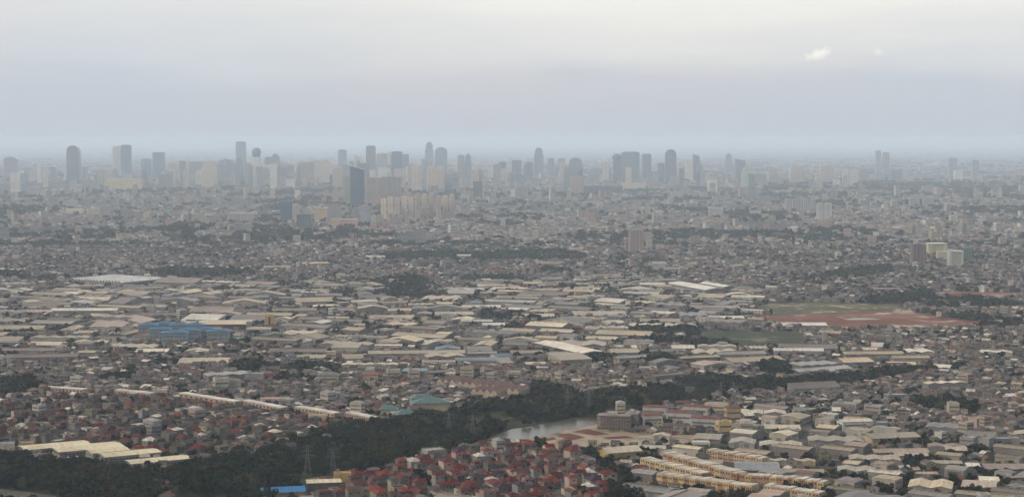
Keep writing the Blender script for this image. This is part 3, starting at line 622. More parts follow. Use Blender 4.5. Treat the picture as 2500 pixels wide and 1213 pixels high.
# ------------------------------------------------------------------ towers
def hc(c, k): return tuple(min(1, q*k) for q in c)
def tower(x0, x1, yt, yb, style, col, label, group=None, depth=None, name=None):
    X, Y = gp((x0+x1)/2, yb); s = mpp(Y); w = (x1-x0)*s; h = (yb-yt)*s; d = depth or max(14, min(w*.8, 45))
    Y += d/2; nm = name or ('skyscraper' if h > 120 else ('apartment_tower' if h > 45 else 'mid_rise_block'))
    e = empty(nm, X, Y, 0); tag(e, label, 'tower' if h > 45 else 'building', group)
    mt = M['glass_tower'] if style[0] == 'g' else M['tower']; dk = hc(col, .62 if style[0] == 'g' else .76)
    if Y < 4400: mark(X, Y, 0, w, d, 2)
    rect = lambda a, b_, x=0, y=0: [(x-a/2, y-b_/2), (x+a/2, y-b_/2), (x+a/2, y+b_/2), (x-a/2, y+b_/2)]
    k = style[1]
    if k == 'b':      # plain shaft with plant room
        b = MB(); b.ring(rect(w, d), 0, h*.985, col); b.build('shaft', mt, e)
        b = MB(); b.ring(rect(w*.72, d*.6), h*.985, h, dk); b.build('plant_room', mt, e)
    elif k == 's':    # striped: projecting bays
        b = MB(); n = max(3, int(round(w/7))); 
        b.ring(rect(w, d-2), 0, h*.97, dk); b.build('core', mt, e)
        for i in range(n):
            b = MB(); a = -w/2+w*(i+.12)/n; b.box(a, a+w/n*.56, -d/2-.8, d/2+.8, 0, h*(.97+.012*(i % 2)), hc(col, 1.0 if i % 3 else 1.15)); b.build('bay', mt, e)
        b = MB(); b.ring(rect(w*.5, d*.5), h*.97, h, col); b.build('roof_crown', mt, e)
    elif k == 'r':    # rounded top
        b = MB(); b.ring(rect(w, d), 0, h*.8, col)
        pr = [w/2, w*.49, w*.45, w*.38, w*.27, w*.1]; zs = [h*.8, h*.86, h*.91, h*.95, h*.98, h]
        for i in range(5): b.ring(rect(2*pr[i], d), zs[i], zs[i+1], col, pts2=rect(2*pr[i+1], d))
        b.build('shaft', mt, e)
        b = MB(); b.ring(rect(w*1.15, d*1.1), 0, 14, dk); b.build('podium', mt, e)
    elif k == 'd':    # disc-headed
        b = MB(); b.ring(rect(w*.8, d*.8), 0, h*.8, col); b.build('shaft', mt, e)
        b = MB(); z = [.78, .84, .9, .95, .985, 1]; r_ = [.44, .5, .5, .42, .3, .12]
        cir = lambda q: [(w*q*math.cos(t*math.pi/6), w*q*math.sin(t*math.pi/6)) for t in range(12)]
        for i in range(5): b.ring(cir(r_[i]), h*z[i], h*z[i+1], dk, pts2=cir(r_[i+1]))
        b.build('rounded_head', mt, e)
    elif k == 't':    # stepped with a spire
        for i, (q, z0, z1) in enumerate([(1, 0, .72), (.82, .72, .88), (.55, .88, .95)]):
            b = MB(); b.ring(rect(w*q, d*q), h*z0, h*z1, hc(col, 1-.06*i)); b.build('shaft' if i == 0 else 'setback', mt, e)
        b = MB(); b.bar((0, 0, h*.95), (0, 0, h*1.03), 1.3, dk); b.build('spire', M['steel'], e)
    elif k == 'w':    # slanted top
        b = MB(); n0 = len(b.v); b.v += [(-w/2,-d/2,0),(w/2,-d/2,0),(w/2,d/2,0),(-w/2,d/2,0),(-w/2,-d/2,h),(w/2,-d/2,h*.9),(w/2,d/2,h*.9),(-w/2,d/2,h)]
        for q in [(0,1,5,4),(1,2,6,5),(2,3,7,6),(3,0,4,7),(4,5,6,7)]: b.f.append(list(q)); b.c.append(col)
        b.build('shaft', mt, e); b = MB(); b.ring(rect(w*1.2, d*1.1), 0, 12, dk); b.build('podium', mt, e)
    elif k == 'p':    # pitched red-capped cluster
        b = MB(); n = max(2, int(round(w/9))); b.ring(rect(w, d), 0, h*.9, col); b.build('core', mt, e)
        for i in range(n):
            a = -w/2+w*(i+.15)/n; b = MB(); b.box(a, a+w/n*.6, -d/2-1, d/2+1, 0, h*.92, hc(col, 1.15)); b.build('bay', mt, e)
            b = MB(); m_ = a+w/n*.3; b.ring(rect(w/n*.72, d+3, m_, 0), h*.92, h, (.38,.16,.13), pts2=rect(1, d*.4, m_, 0)); b.build('roof', M['tile'], e)
    elif k == 'c':    # framed facade: pale portal round a darker core
        b = MB(); b.ring(rect(w*.6, d), 0, h*.84, dk); b.build('core', mt, e)
        for q in (-1, 1): b = MB(); b.box(q*w*.4-w*.1, q*w*.4+w*.1, -d/2-1, d/2+1, 0, h*.9, col); b.build('side_wing', mt, e)
        b = MB(); b.box(-w*.5, w*.5, -d/2-1.2, d/2+1.2, h*.9+.05, h, col, True); b.build('top_beam', mt, e)
    return e
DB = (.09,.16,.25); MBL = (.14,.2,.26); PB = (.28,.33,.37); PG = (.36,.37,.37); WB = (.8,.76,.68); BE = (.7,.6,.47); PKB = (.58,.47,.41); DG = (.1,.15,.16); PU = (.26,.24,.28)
TW = [
 (10,42,383,436,'gr',PU,'hazy purplish tower with rounded shoulders at the far left edge'),
 (25,46,422,471,'tb',WB,'plain white slab in front of the purplish tower'),
 (163,194,356,446,'gr',(.17,.19,.22),'tall grey tower with a rounded bullet-shaped top, far left'),
 (275,296,356,432,'ts',WB,'tall white striped tower joined to a blue one'),
 (296,319,354,434,'gb',DB,'tall dark blue tower standing right of the white striped one'),
 (238,262,415,460,'ts',(.6,.56,.46),'cream tower at the left of the yellow complex'),
 (258,345,437,463,'tb',(.7,.6,.32),'wide pale yellow complex below the blue towers'),
 (344,369,388,430,'gb',(.12,.19,.24),'short dark teal block tower between two blue ones'),
 (373,401,372,432,'gb',DB,'dark blue tower with a flat top, left skyline'),
 (388,412,425,462,'tb',(.2,.25,.3),'low slate block beneath the flat-topped blue tower'),
 (412,430,396,445,'ts',BE,'pale beige tower right of the flat-topped blue one'),
 (446,460,393,443,'ts',BE,'slim beige tower, half lost in haze'),
 (460,500,395,440,'gb',PB,'wide blue-grey office block behind the spired flats'),
 (492,528,390,459,'tt',BE,'beige residential tower with spires and stepped top'),
 (530,556,398,446,'ts',PG,'first pale grey-green tower right of the spired flats'),
 (558,581,396,446,'ts',PG,'second pale grey-green tower right of the spired flats'),
 (576,600,346,428,'gb',PB,'very tall faint blue-grey tower with flat top'),
 (614,637,361,444,'gd',(.08,.17,.27),'dark blue tower with a round disc head'),
 (611,632,384,447,'tb',WB,'white slab in front of the disc-headed tower'),
 (640,662,402,449,'tb',WB,'shorter white slab right of the disc-headed tower'),
 (660,684,373,448,'gt',PB,'faint blue tower with a small mast right of the white slabs'),
 (664,700,407,452,'gb',(.22,.28,.34),'broad blue-grey block in front of the faint masted tower'),
 (700,718,402,450,'gb',PB,'narrow blue-grey slab beside the broad block'),
 (718,726,390,441,'tb',WB,'very thin white tower among hazy slabs'),
 (726,753,396,451,'ts',PKB,'left of the hazy pinkish apartment slabs'),
 (754,780,393,451,'ts',PKB,'middle of the hazy pinkish apartment slabs'),
 (781,810,387,451,'tt',BE,'right and tallest of the hazy pinkish slabs'),
 (812,834,408,462,'ts',BE,'beige slab left of the dark slanted tower'),
 (826,846,366,436,'gb',PB,'faint blue-grey tower with a flat top, left of centre'),
 (836,858,398,448,'gw',PB,'blue-grey tower with sloping roof behind the dark slanted one'),
 (894,917,356,440,'gb',MBL,'tall blue-grey tower behind the dark slanted one'),
 (920,946,374,440,'ts',(.5,.5,.48),'pale striped tower with a brighter fin on its right'),
 (944,957,368,432,'tt',(.72,.7,.58),'narrow bright white tower beside the dark blue office'),
 (930,955,408,446,'tt',(.7,.68,.5),'stepped creamy tower below the narrow white one'),
 (956,982,370,448,'gb',DB,'dark blue flat-topped office tower left of centre'),
 (982,998,377,448,'gb',(.24,.3,.36),'paler blue companion of the dark blue office'),
 (1038,1058,344,422,'gt',(.13,.19,.25),'tallest tower, dark with a tapering spired top'),
 (1062,1092,360,430,'gr',(.18,.24,.3),'broad grey-blue tower with curved top right of the tallest'),
 (1006,1030,402,470,'ts',(.85,.74,.58),'beige tower with a yellow crown in the central cluster'),
 (1034,1042,408,466,'tb',PG,'thin pale tower between two central beige ones'),
 (1042,1062,407,471,'ts',(.85,.74,.58),'left of the pair of striped central towers'),
 (1063,1084,406,472,'ts',(.85,.74,.58),'right of the pair of striped central towers'),
 (1085,1105,425,470,'ts',PG,'pale low tower right of the striped central pair'),
 (1117,1134,378,440,'ts',PG,'pale greenish tower right of centre'),
 (1135,1151,373,441,'gt',MBL,'slim dark blue-grey tower right of the pale greenish one'),
 (1155,1178,443,491,'gb',DG,'dark green block standing among low roofs right of centre'),
 (838,856,430,500,'ts',(.5,.48,.38),'olive beige slab left of the dark slanted tower foot'),
 (855,889,405,503,'gw',(.03,.08,.16),'large dark blue tower with a slanted top, the darkest'),
 (892,930,432,500,'ts',PKB,'wide pinkish apartment slab right of the dark slanted tower'),
 (931,980,430,498,'ts',(.45,.41,.4),'wide greyish apartment slab with a white roof line'),
 (811,826,458,500,'tt',(.55,.4,.33),'slim pinkish tower left of the dark slanted one'),
 (685,713,490,546,'gb',(.06,.16,.27),'dark blue block with a pale neighbour, left middle distance'),
 (714,730,497,546,'ts',BE,'beige slab right of the dark blue block'),
 (725,760,522,557,'gb',DG,'dark low glass block left of the orange-beige one'),
 (766,800,507,541,'tb',(.62,.47,.3),'orange-beige squarish block behind the pink mall'),
 (800,833,499,551,'tp',(.35,.36,.38),'grey block with a reddish pitched roof'),
 (808,826,533,560,'tb',(.62,.42,.26),'small orange block by the pink mall'),
 (826,872,535,556,'tb',(.55,.36,.32),'low pink mall-like block'),
 (863,876,506,548,'ts',(.45,.48,.52),'first blue-white tower before of the beige rows'),
 (878,890,498,548,'tp',(.45,.48,.52),'second blue-white tower, with a reddish roof'),
 (892,906,506,550,'ts',(.46,.49,.53),'third blue-white tower beside the beige rows'),
 (908,918,525,552,'ts',WB,'small white slab at the foot of the beige rows'),
 (1217,1236,396,447,'gb',(.12,.18,.24),'dark flat-topped tower right of centre beside a small pale block'),
 (1243,1259,420,448,'tb',PG,'small pale block between two dark towers'),
 (1250,1273,391,446,'gb',MBL,'grey-blue tower left of the tall single one'),
 (1279,1301,402,440,'gb',MBL,'lower grey-blue block left of the tall single one'),
 (1304,1327,358,427,'gt',(.11,.17,.24),'tall single dark tower right of centre with a notched top'),
 (1337,1353,387,430,'gb',MBL,'first of three blunt towers right of the tall single one'),
 (1363,1380,387,430,'gb',MBL,'second of three blunt towers right of the tall single one'),
 (1388,1423,383,441,'gt',MBL,'broad third of three blunt towers right of the tall single one'),
 (1376,1400,408,470,'gb',PB,'slate block under the three blunt towers'),
 (1392,1424,430,476,'ts',PKB,'brownish striped apartment block beneath the blunt towers'),
 (1440,1492,411,446,'gb',PB,'wide faint blue-grey block left of the dark pair'),
 (1495,1518,375,446,'gd',(.1,.17,.24),'dark tower with a domed head'),
 (1517,1561,371,446,'gb',(.17,.23,.28),'very wide slate office tower with a fine crown'),
 (1568,1590,376,440,'gb',(.13,.2,.25),'narrow dark tower right of the very wide one'),
 (1606,1623,398,440,'gb',MBL,'shorter dark tower left of the pale-edged one'),
 (1624,1651,365,450,'gr',(.17,.23,.28),'tall slate tower with tapered shoulders'),
 (1637,1660,430,458,'tb',PG,'pale block at the foot of the tapered slate tower'),
 (1692,1708,376,442,'gw',(.11,.18,.26),'slim dark tower with a slanting tip'),
 (1770,1788,373,430,'gt',PB,'faint stepped tower right of the slim dark one'),
 (1796,1820,388,441,'gw',MBL,'dark tower with a sloping roof, right skyline'),
 (1812,1842,404,457,'tt',(.5,.55,.48),'pale greenish tower with a white cap'),
 (1728,1751,440,471,'tb',WB,'plain white slab in front of the right skyline'),
 (1425,1520,453,472,'gb',(.07,.12,.2),'low dark navy mall right of centre'),
 (1517,1576,447,465,'tb',BE,'long low beige block beside the navy mall'),
 (1844,1872,424,452,'gb',PB,'faint grey-blue block right of the greenish tower'),
 (1878,1896,412,450,'ts',PKB,'faint pinkish slab, left of a hazy group'),
 (1930,1962,405,450,'tb',PKB,'hazy pinkish slab in the right skyline group'),
 (2004,2036,404,450,'tb',PKB,'wide hazy pinkish slab, right of the group'),
 (2058,2072,412,452,'ts',WB,'left white tower of the pair before the hazy trees'),
 (2076,2095,412,452,'ts',WB,'right white tower of the pair before the hazy trees'),
 (2096,2120,412,448,'tb',PG,'faint grey slab right of the white pair'),
 (2138,2150,368,440,'tb',(.42,.45,.48),'very faint thin tower on the right horizon'),
 (2156,2171,372,440,'tb',(.42,.45,.48),'very faint thin tower, twin of the one on its left'),
 (2317,2336,386,432,'gb',PB,'faint lone tower on the far right horizon'),
 (2374,2390,391,432,'gb',PB,'faint small tower farthest right on the horizon'),
 (1918,1938,486,518,'ts',(.5,.5,.52),'leftmost of the grey-white slab flats at right'),
 (1940,1958,485,518,'ts',(.52,.52,.54),'second of the grey-white slab flats at right'),
 (1960,1975,485,518,'ts',(.56,.56,.56),'third of the grey-white slab flats at right'),
 (1977,1991,485,518,'ts',(.56,.56,.56),'fourth of the grey-white slab flats at right'),
 (1995,2010,495,539,'ts',(.7,.7,.66),'left white striped tower in front of the slab flats'),
 (2012,2031,495,539,'ts',(.7,.7,.66),'right white striped tower in front of the slab flats'),
 (1526,1535,582,616,'ts',(.4,.36,.36),'short brownish wing left of the brown-striped tower'),
 (1536,1572,560,618,'ts',(.46,.35,.32),'brown and beige striped apartment tower standing alone'),
 (1578,1592,586,611,'ts',(.6,.55,.42),'small cream block right of the brown-striped tower'),
 (1602,1622,598,612,'tb',(.5,.42,.38),'low blue and pink block right of the brown-striped tower'),
 (2226,2261,594,650,'ts',(.22,.15,.17),'dark red-brown tower under construction at right'),
 (2266,2312,594,624,'tc',(.6,.58,.35),'yellow-framed block with a blue-grey front'),
 (2290,2318,614,636,'tb',(.58,.5,.36),'low cream annex between two framed blocks'),
 (2318,2352,612,656,'tc',(.56,.55,.48),'white-framed block with a dark blue centre'),
 (2352,2375,604,641,'gb',DG,'dark green block behind the white-framed one'),
 (212,240,508,529,'ts',(.7,.65,.48),'cream flats left of the taller beige block, left distance'),
 (242,268,502,534,'ts',(.52,.44,.4),'taller beige block beside the cream flats, left distance'),
 (350,388,519,533,'ts',(.7,.66,.5),'low white stepped flats, left distance'),
 (463,485,521,540,'ts',(.6,.55,.45),'small cream flats left of the long greyish ones'),
 (490,522,523,546,'ts',(.5,.47,.42),'greyish beige flats, left distance'),
 (555,618,520,543,'ts',(.56,.52,.46),'long pale flats with many bays, left distance'),
 (160,200,510,522,'tb',(.66,.6,.45),'low yellowish block, far left distance'),
 (70,93,456,475,'tb',PG,'small pale block, far left before the skyline'),
 (98,130,465,483,'tb',(.52,.48,.4),'small cream block, far left before the skyline'),
 (153,185,490,505,'tb',(.46,.42,.42),'low pinkish block, far left before the skyline'),
 (1732,1766,508,527,'tb',(.46,.43,.44),'pale grey institute block right of centre distance'),
 (1833,1858,514,530,'tb',(.5,.5,.46),'small pale block right of the institute block'),
 (2320,2338,526,543,'tc',(.62,.6,.38),'small yellow block at far right'),
 (2388,2408,535,547,'tb',(.6,.58,.5),'small cream block at far right'),
 (2222,2245,484,504,'tb',PG,'left of two faint cream slabs far right'),
 (2256,2280,484,504,'tb',PG,'right of two faint cream slabs far right'),
 (1392,1424,606,624,'tb',(.52,.33,.27),'pinkish block by the far tree belt'),
 (1594,1628,641,660,'tb',(.5,.5,.47),'pale grey block standing before trees'),
 (1115,1150,623,638,'tc',(.58,.53,.4),'cream block half sunk in the far tree belt'),
 (892,938,626,636,'tb',(.66,.64,.5),'low white block at the left end of the far tree belt'),
 (10,46,658,671,'tb',(.56,.55,.53),'white windowed block at the left edge before a tree belt'),
 (822,842,668,684,'tb',(.5,.48,.38),'olive cream block in the far industrial belt'),
 (1300,1324,470,486,'tb',(.4,.4,.42),'small grey block below the central skyline'),
 (1262,1290,455,482,'ts',PG,'pale slab below the central skyline'),
 (1640,1668,470,486,'tb',(.44,.44,.45),'small grey block below the right skyline'),
]
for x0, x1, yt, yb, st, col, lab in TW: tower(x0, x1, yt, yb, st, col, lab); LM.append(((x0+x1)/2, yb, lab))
SKY = []
_g = random.Random(5)
for i in range(150):
    c_ = _g.random(); x = (_g.uniform(5, 1180) if c_ < .34 else _g.uniform(560, 1160)) if c_ < .66 else (_g.uniform(1180, 1880) if c_ < .9 else _g.uniform(1880, 2490))
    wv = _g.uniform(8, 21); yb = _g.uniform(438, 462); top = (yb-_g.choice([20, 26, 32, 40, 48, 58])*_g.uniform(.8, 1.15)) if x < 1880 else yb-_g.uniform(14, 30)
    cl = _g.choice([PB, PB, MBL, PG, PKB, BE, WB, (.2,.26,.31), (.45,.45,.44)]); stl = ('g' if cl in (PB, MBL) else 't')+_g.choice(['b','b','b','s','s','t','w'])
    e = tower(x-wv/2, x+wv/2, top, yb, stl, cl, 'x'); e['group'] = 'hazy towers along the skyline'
    SKY.append((e, x, yb, '%s %s tower' % ('slim' if wv < 12 else ('mid-width' if wv < 17 else 'broad'), {PB:'faint blue-grey',MBL:'slate-blue',PG:'pale grey',PKB:'pinkish',BE:'beige',WB:'whitish'}.get(cl, 'hazy grey'))))
for i in range(11):    # the long beige estate in the middle distance
    a = 930+i*16.7; left = i < 5
    tower(a, a+13.2, 476+random.uniform(-5, 4), 537+(i % 3)-1, 'tp' if left else 'ts', [(.82,.7,.54),(.72,.63,.54),(.64,.56,.48)][i % 3],
          ('tower number %d from the left in the long beige estate, ' % (i+1))+('red-roofed' if left else 'flat-roofed'), 'towers of the long beige estate', depth=16, name='apartment_tower')
LM.append((1020, 540, 'the long beige estate'))

# masts and pylons
def pylon(cx, cy, h, label, group):
    X, Y = gp(cx, cy); e = empty('transmission_pylon', X, Y, R(20)); tag(e, label, 'pylon', group); c = (.15,.16,.17); q = .17
    for sx, sy in ((-1,-1),(1,-1),(1,1),(-1,1)):
        b = MB(); b.bar((sx*2.8, sy*2.8, 0), (sx*.9, sy*.9, h*.62), q, c); b.bar((sx*.9, sy*.9, h*.62), (sx*.35, sy*.35, h), q, c); b.build('leg', M['steel'], e)
    b = MB()
    for i in range(6):
        z0, z1 = h*.62*i/6, h*.62*(i+1)/6; a0, a1 = 2.8-1.9*i/6, 2.8-1.9*(i+1)/6
        for s in (-1, 1):
            b.bar((-a0, s*a0, z0), (a1, s*a1, z1), .09, c); b.bar((a0, s*a0, z0), (-a1, s*a1, z1), .09, c); b.bar((s*a0, -a0, z0), (s*a1, a1, z1), .09, c)
    b.build('bracing', M['steel'], e)
    for z, w in ((h*.66, 5.5), (h*.8, 4.8), (h*.94, 4)):
        b = MB(); b.bar((-w, 0, z), (w, 0, z), .16, c); b.bar((-w, 0, z), (0, 0, z+1.6), .1, c); b.bar((w, 0, z), (0, 0, z+1.6), .1, c)
        for s in (-1, 1): b.bar((s*w, 0, z), (s*w, 0, z-1.6), .12, (.2,.12,.1))
        b.build('cross_arm', M['steel'], e)
for cx, cy, h, lab in [(751,1163,25,'left pylon of the nearest pair in the dark wood'), (813,1160,22,'right pylon of the nearest pair in the dark wood'), (1096,1074,24,'left pylon of the second pair above the canal wood'),
        (1154,1078,24,'right pylon of the second pair above the canal wood'), (1385,1008,24,'pylon at the head of the lake, left one'), (1438,1010,24,'pylon at the head of the lake, right one'),
        (1760,990,24,'left pylon of the far pair, right of the flats'), (1791,992,24,'right pylon of the far pair, right of the flats')]: pylon(cx, cy, h, lab, 'power line pylons along the wood')
for i, (cx, cy) in enumerate([(958,677),(1025,678),(1049,684),(1064,686),(1085,676),(1110,722),(401,885)]):
    X, Y = gp(cx, cy); e = empty('radio_mast', X, Y); tag(e, ['red-banded mast standing alone left of the mast group','first mast of the group above the grove','second mast of the group above the grove','third mast of the group above the grove','rightmost mast of the group above the grove','mast beside the pinkish three-bay roof','small mast behind the plain tan hall'][i], 'mast', 'radio masts')
    hh = 24
    for k in range(4):
        b = MB(); b.bar((0, 0, hh*k/4), (0, 0, hh*(k+1)/4), .75-.1*k, (.6,.6,.6) if k % 2 else (.42,.2,.18)); b.build('mast_section', M['steel'], e)

# ------------------------------------------------------------------ ordinary buildings, gathered first and split by size seen
HOUSES, WARES, MIDS, TREES = [], [], [], []
def pick(L_): return L_[random.randrange(len(L_))]
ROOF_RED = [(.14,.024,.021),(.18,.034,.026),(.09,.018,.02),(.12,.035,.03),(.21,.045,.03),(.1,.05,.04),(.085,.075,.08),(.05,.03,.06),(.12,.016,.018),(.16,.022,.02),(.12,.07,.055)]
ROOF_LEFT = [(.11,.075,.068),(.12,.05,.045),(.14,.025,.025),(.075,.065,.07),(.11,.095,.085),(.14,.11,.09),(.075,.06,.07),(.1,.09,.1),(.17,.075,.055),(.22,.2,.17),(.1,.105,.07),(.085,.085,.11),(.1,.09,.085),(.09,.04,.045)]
ROOF_GEN = [(.12,.1,.1),(.15,.125,.125),(.1,.088,.095),(.15,.11,.1),(.16,.08,.065),(.2,.18,.17),(.095,.095,.105),(.25,.22,.2),(.135,.115,.12),(.17,.145,.14)]
WALLS = [(.5,.44,.36),(.42,.4,.38),(.36,.34,.33),(.56,.5,.4),(.5,.38,.33),(.3,.29,.3),(.5,.45,.3),(.6,.57,.52)]
WARE = [(.44,.35,.24),(.53,.43,.28),(.36,.3,.22),(.28,.235,.185),(.62,.54,.38),(.27,.2,.17),(.24,.235,.22),(.42,.31,.24),(.5,.41,.28),(.33,.29,.21),(.46,.38,.26),(.18,.155,.145),(.23,.22,.21),(.3,.27,.24),(.2,.17,.15),(.36,.35,.32),(.26,.21,.19)]
def jit(c, a=.12): k = 1+random.uniform(-a, a); return tuple(min(.95, q*k) for q in c)
CLR = {}
# warehouses first
def try_wares(y0, y1, step, prob):
    n = 0; Y = y0
    while Y < y1:
        half = Y*.31; X = -half
        while X < half:
            x, y = X+random.uniform(-14, 14), Y+random.uniform(-14, 14); X += step
            zz = int(zone([x], [y])[0])
            if zz == ZI['rightware']: p = .95; sc = .72
            elif zz == ZI['industry']: p = prob*(1.1 if float(fbm([x], [y], 160, 1)[0]) > .44 else .22); sc = 1.0
            elif zz == len(ZORDER) and y < 4600: p = .02; sc = .7
            else: continue
            if random.random() > p: continue
            base = -34 if zz == ZI['rightware'] else (float(vnoise([x], [y], 420, 2)[0])-.5)*80
            r = R(base+random.choice([0, 0, 0, 0, 0, 90])+random.uniform(-3, 3))
            w, d = random.uniform(26, 78)*sc, random.uniform(16, 40)*sc; h = random.uniform(5, 8); t = random.choice(['gable','gable','gable','bay2','bay3','gabley','bay4','gable','gable','shed','gable'] if zz != 10 else ['gable','gable','bay2','gabley','bay3','gable'])
            for q in range(4):
                if free(x, y, r, w, d, 1.5): break
                w *= .78; d *= .82
            else: continue
            if w < 12 or d < 9: continue
            mark(x, y, r, w, d, 2.0)
            span = min(w, d) if t in ('gable', 'hip') else w/{'bay2':2,'bay3':3,'bay4':4}.get(t, 1)
            rc = jit(pick(WARE), .28)
            if random.random() < .06: rc = (.68, .63, .53)
            if random.random() < .025 and w < 40: rc = pick([(.13,.18,.21),(.22,.09,.07),(.17,.21,.17)])
            WARES.append(dict(t=t, x=x, y=y, r=r, w=w, d=d, h=h, rh=max(.9, span*.085), wc=jit(pick([(.36,.34,.31),(.28,.27,.27),(.46,.42,.35),(.24,.22,.21),(.5,.48,.44)])), rc=rc, z=zz)); n += 1
        Y += step
    return n
try_wares(1260, 1760, 21, .55); try_wares(1265, 1700, 16, .4)
try_wares(1760, 3700, 31, .72)
# ordinary houses in rotated street grids
def gnoise(X, Y): return np.where(np.asarray(Y) < 3300, fbm(X, Y, 55, 31), fbm(X, Y, 190, 31))
def houses_near():
    YM = 4300
    cell = 15.0
    for (y0, y1, k) in ((1230, 2100, 1.0), (2100, 2900, 1.25), (2900, YM, 1.6)):
        su, sv = (9.6, 9.6*k) if y0 < 2000 else (8.6, 9.2*k)
        a = 0
        ys = np.arange(y0, y1, sv)
        for yy in ys:
            half = yy*.302; xs = np.arange(-half, half, su); n = len(xs)
            X = xs+RNG.uniform(-1.5, 1.5, n); Y = yy+RNG.uniform(-1.8, 1.8, n)+np.zeros(n)
            zz = zone(X, Y); ang = (vnoise(X, Y, 210, 4)-.5)*2.4; jn = RNG.random(n); dn = fbm(X, Y, 90, 9); gb = gnoise(X, Y)
            for i in range(n):
                z = zz[i]
                if z <= 7:
                    if z == 7 and gb[i] < .44: pass
                    elif z == 6 and jn[i] < .02: pass
                    else: continue
                x, y = float(X[i]), float(Y[i])
                # streets: gaps along the turned axes
                c, s = math.cos(ang[i]), math.sin(ang[i]); u, v = x*c+y*s, -x*s+y*c
                if (z == 10 and jn[i] < .55) or (z == 11 and jn[i] < .25): continue
                if z in (8, 9):
                    th = R(24) if z == 8 else R(-38); c, s = math.cos(th), math.sin(th); u, v = x*c+y*s, -x*s+y*c
                    if (v % 31) < 6 or (u % 120) < 7: continue
                    r = th+R(random.uniform(-5, 5))+random.choice([0, math.pi/2])
                else:
                    if (v % 44) < 5 or (u % 90) < 6: continue
                    r = float(ang[i])+R(random.uniform(-9, 9))+random.choice([0, math.pi/2])
                if z >= 10: w, d, h = random.uniform(5.2, 10.5), random.uniform(5, 9), random.choice([2.9, 3.2, 3.6, 3.4, 4.2, 6.0, 6.4])
                w, d = (w, d) if z >= 10 else (random.uniform(6.2, 11.5), random.uniform(6, 9.8)); h = h if z >= 10 else random.choice([3.4, 4, 4.4, 6.2, 6.6, 7, 6.4, 9.2])
                if z == 8: w += .7
                if k > 1.5: w *= 1.1
                if not free(x, y, r, w*.9, d*.9, 0, .12): 
                    w *= .62; d *= .62
                    if not free(x, y, r, w, d, 0, .05): continue
                mark(x, y, r, w, d, -.6)
                q = random.random()
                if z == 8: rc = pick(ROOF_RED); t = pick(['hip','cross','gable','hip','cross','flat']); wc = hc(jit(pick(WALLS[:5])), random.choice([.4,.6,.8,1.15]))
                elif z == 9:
                    rc = pick(ROOF_LEFT+[(.2,.045,.038),(.17,.03,.028),(.24,.07,.05)]*2 if dn[i] > .55 else ROOF_LEFT); t = pick(['hip','gable','flat','cross','hip','flat']); wc = hc(jit(pick(WALLS)), random.choice([.25,.35,.5,.6,1.2])); rc = hc(rc, .68)  # left-estate roofs darkened: cloud shade put into their colour
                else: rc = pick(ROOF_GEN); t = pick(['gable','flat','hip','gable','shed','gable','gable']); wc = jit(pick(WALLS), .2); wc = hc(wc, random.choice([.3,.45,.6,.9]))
                if q < .06: rc = (.66,.63,.57)
                elif q < .08: rc = (.19,.05,.035)
                elif q < .13 and z > 9: rc = (.48,.42,.34)
                rh = min(w, d)*random.uniform(.2, .34) if t != 'flat' else .5
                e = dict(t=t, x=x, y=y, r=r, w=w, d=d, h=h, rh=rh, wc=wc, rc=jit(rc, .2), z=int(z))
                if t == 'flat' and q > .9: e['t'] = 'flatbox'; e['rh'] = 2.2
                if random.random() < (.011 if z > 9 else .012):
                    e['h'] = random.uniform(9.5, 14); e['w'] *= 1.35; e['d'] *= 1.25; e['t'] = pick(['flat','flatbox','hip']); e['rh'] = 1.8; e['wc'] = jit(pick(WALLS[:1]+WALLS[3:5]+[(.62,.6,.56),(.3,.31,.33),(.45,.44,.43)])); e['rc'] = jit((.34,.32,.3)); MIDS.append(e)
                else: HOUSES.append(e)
houses_near()
def city_far():
    bands = [(4300, 6000, 15, 38), (6000, 8500, 20, 70), (8500, 12500, 26, 130), (12500, 20000, 45, 320), (20000, 34000, 90, 1100)]
    for y0, y1, su, sv in bands:
        for yy in np.arange(y0, y1, sv):
            half = yy*.3; xs = np.arange(-half, half, su); n = len(xs)
            X = xs+RNG.uniform(-su*.5, su*.5, n); Y = yy+RNG.uniform(-sv*.5, sv*.5, n); zz = zone(X, Y); f = fbm(X, Y*.35, 170 if yy < 9000 else 420, 5)
            rr = RNG.random((n, 9)); gb = gnoise(X, Y)
            for i in range(n):
                if (zz[i] == 7 and gb[i] >= .5) or zz[i] == 2: continue
                if f[i] > .64: continue
                q = rr[i]; big = q[0] < (.035 if yy < 6500 else .06); w = (8+8*q[1])*(1.0 if su < 18 else su/17); d = 8+10*q[2]
                h = 3.0+4.2*q[3] if not big else 9+(22 if yy < 7500 else 42)*q[3]**2
                if big: w *= 1.5
                wc = WALLS[int(q[4]*len(WALLS))]; rc = ROOF_GEN[int(q[5]*len(ROOF_GEN))]; k = .65+.6*q[7]
                if q[6] < .05: rc = (.7,.68,.64)
                elif q[6] < .09: rc = (.36,.14,.1)
                elif q[6] < .17: rc = (.46,.41,.34)
                if q[8] < .05: wc = (.72,.7,.64); k = 1.05
                elif q[8] < .07: wc = (.55,.3,.24)
                e = dict(t='gable' if q[2] < .45 and not big else 'clad', x=float(X[i]), y=float(Y[i]), r=(q[7]-.5)*1.5, w=w, d=d, h=h, rh=2.2, wc=hc(wc, k), rc=hc(rc, k*1.1), z=99)
                (MIDS if big else HOUSES).append(e)
city_far()

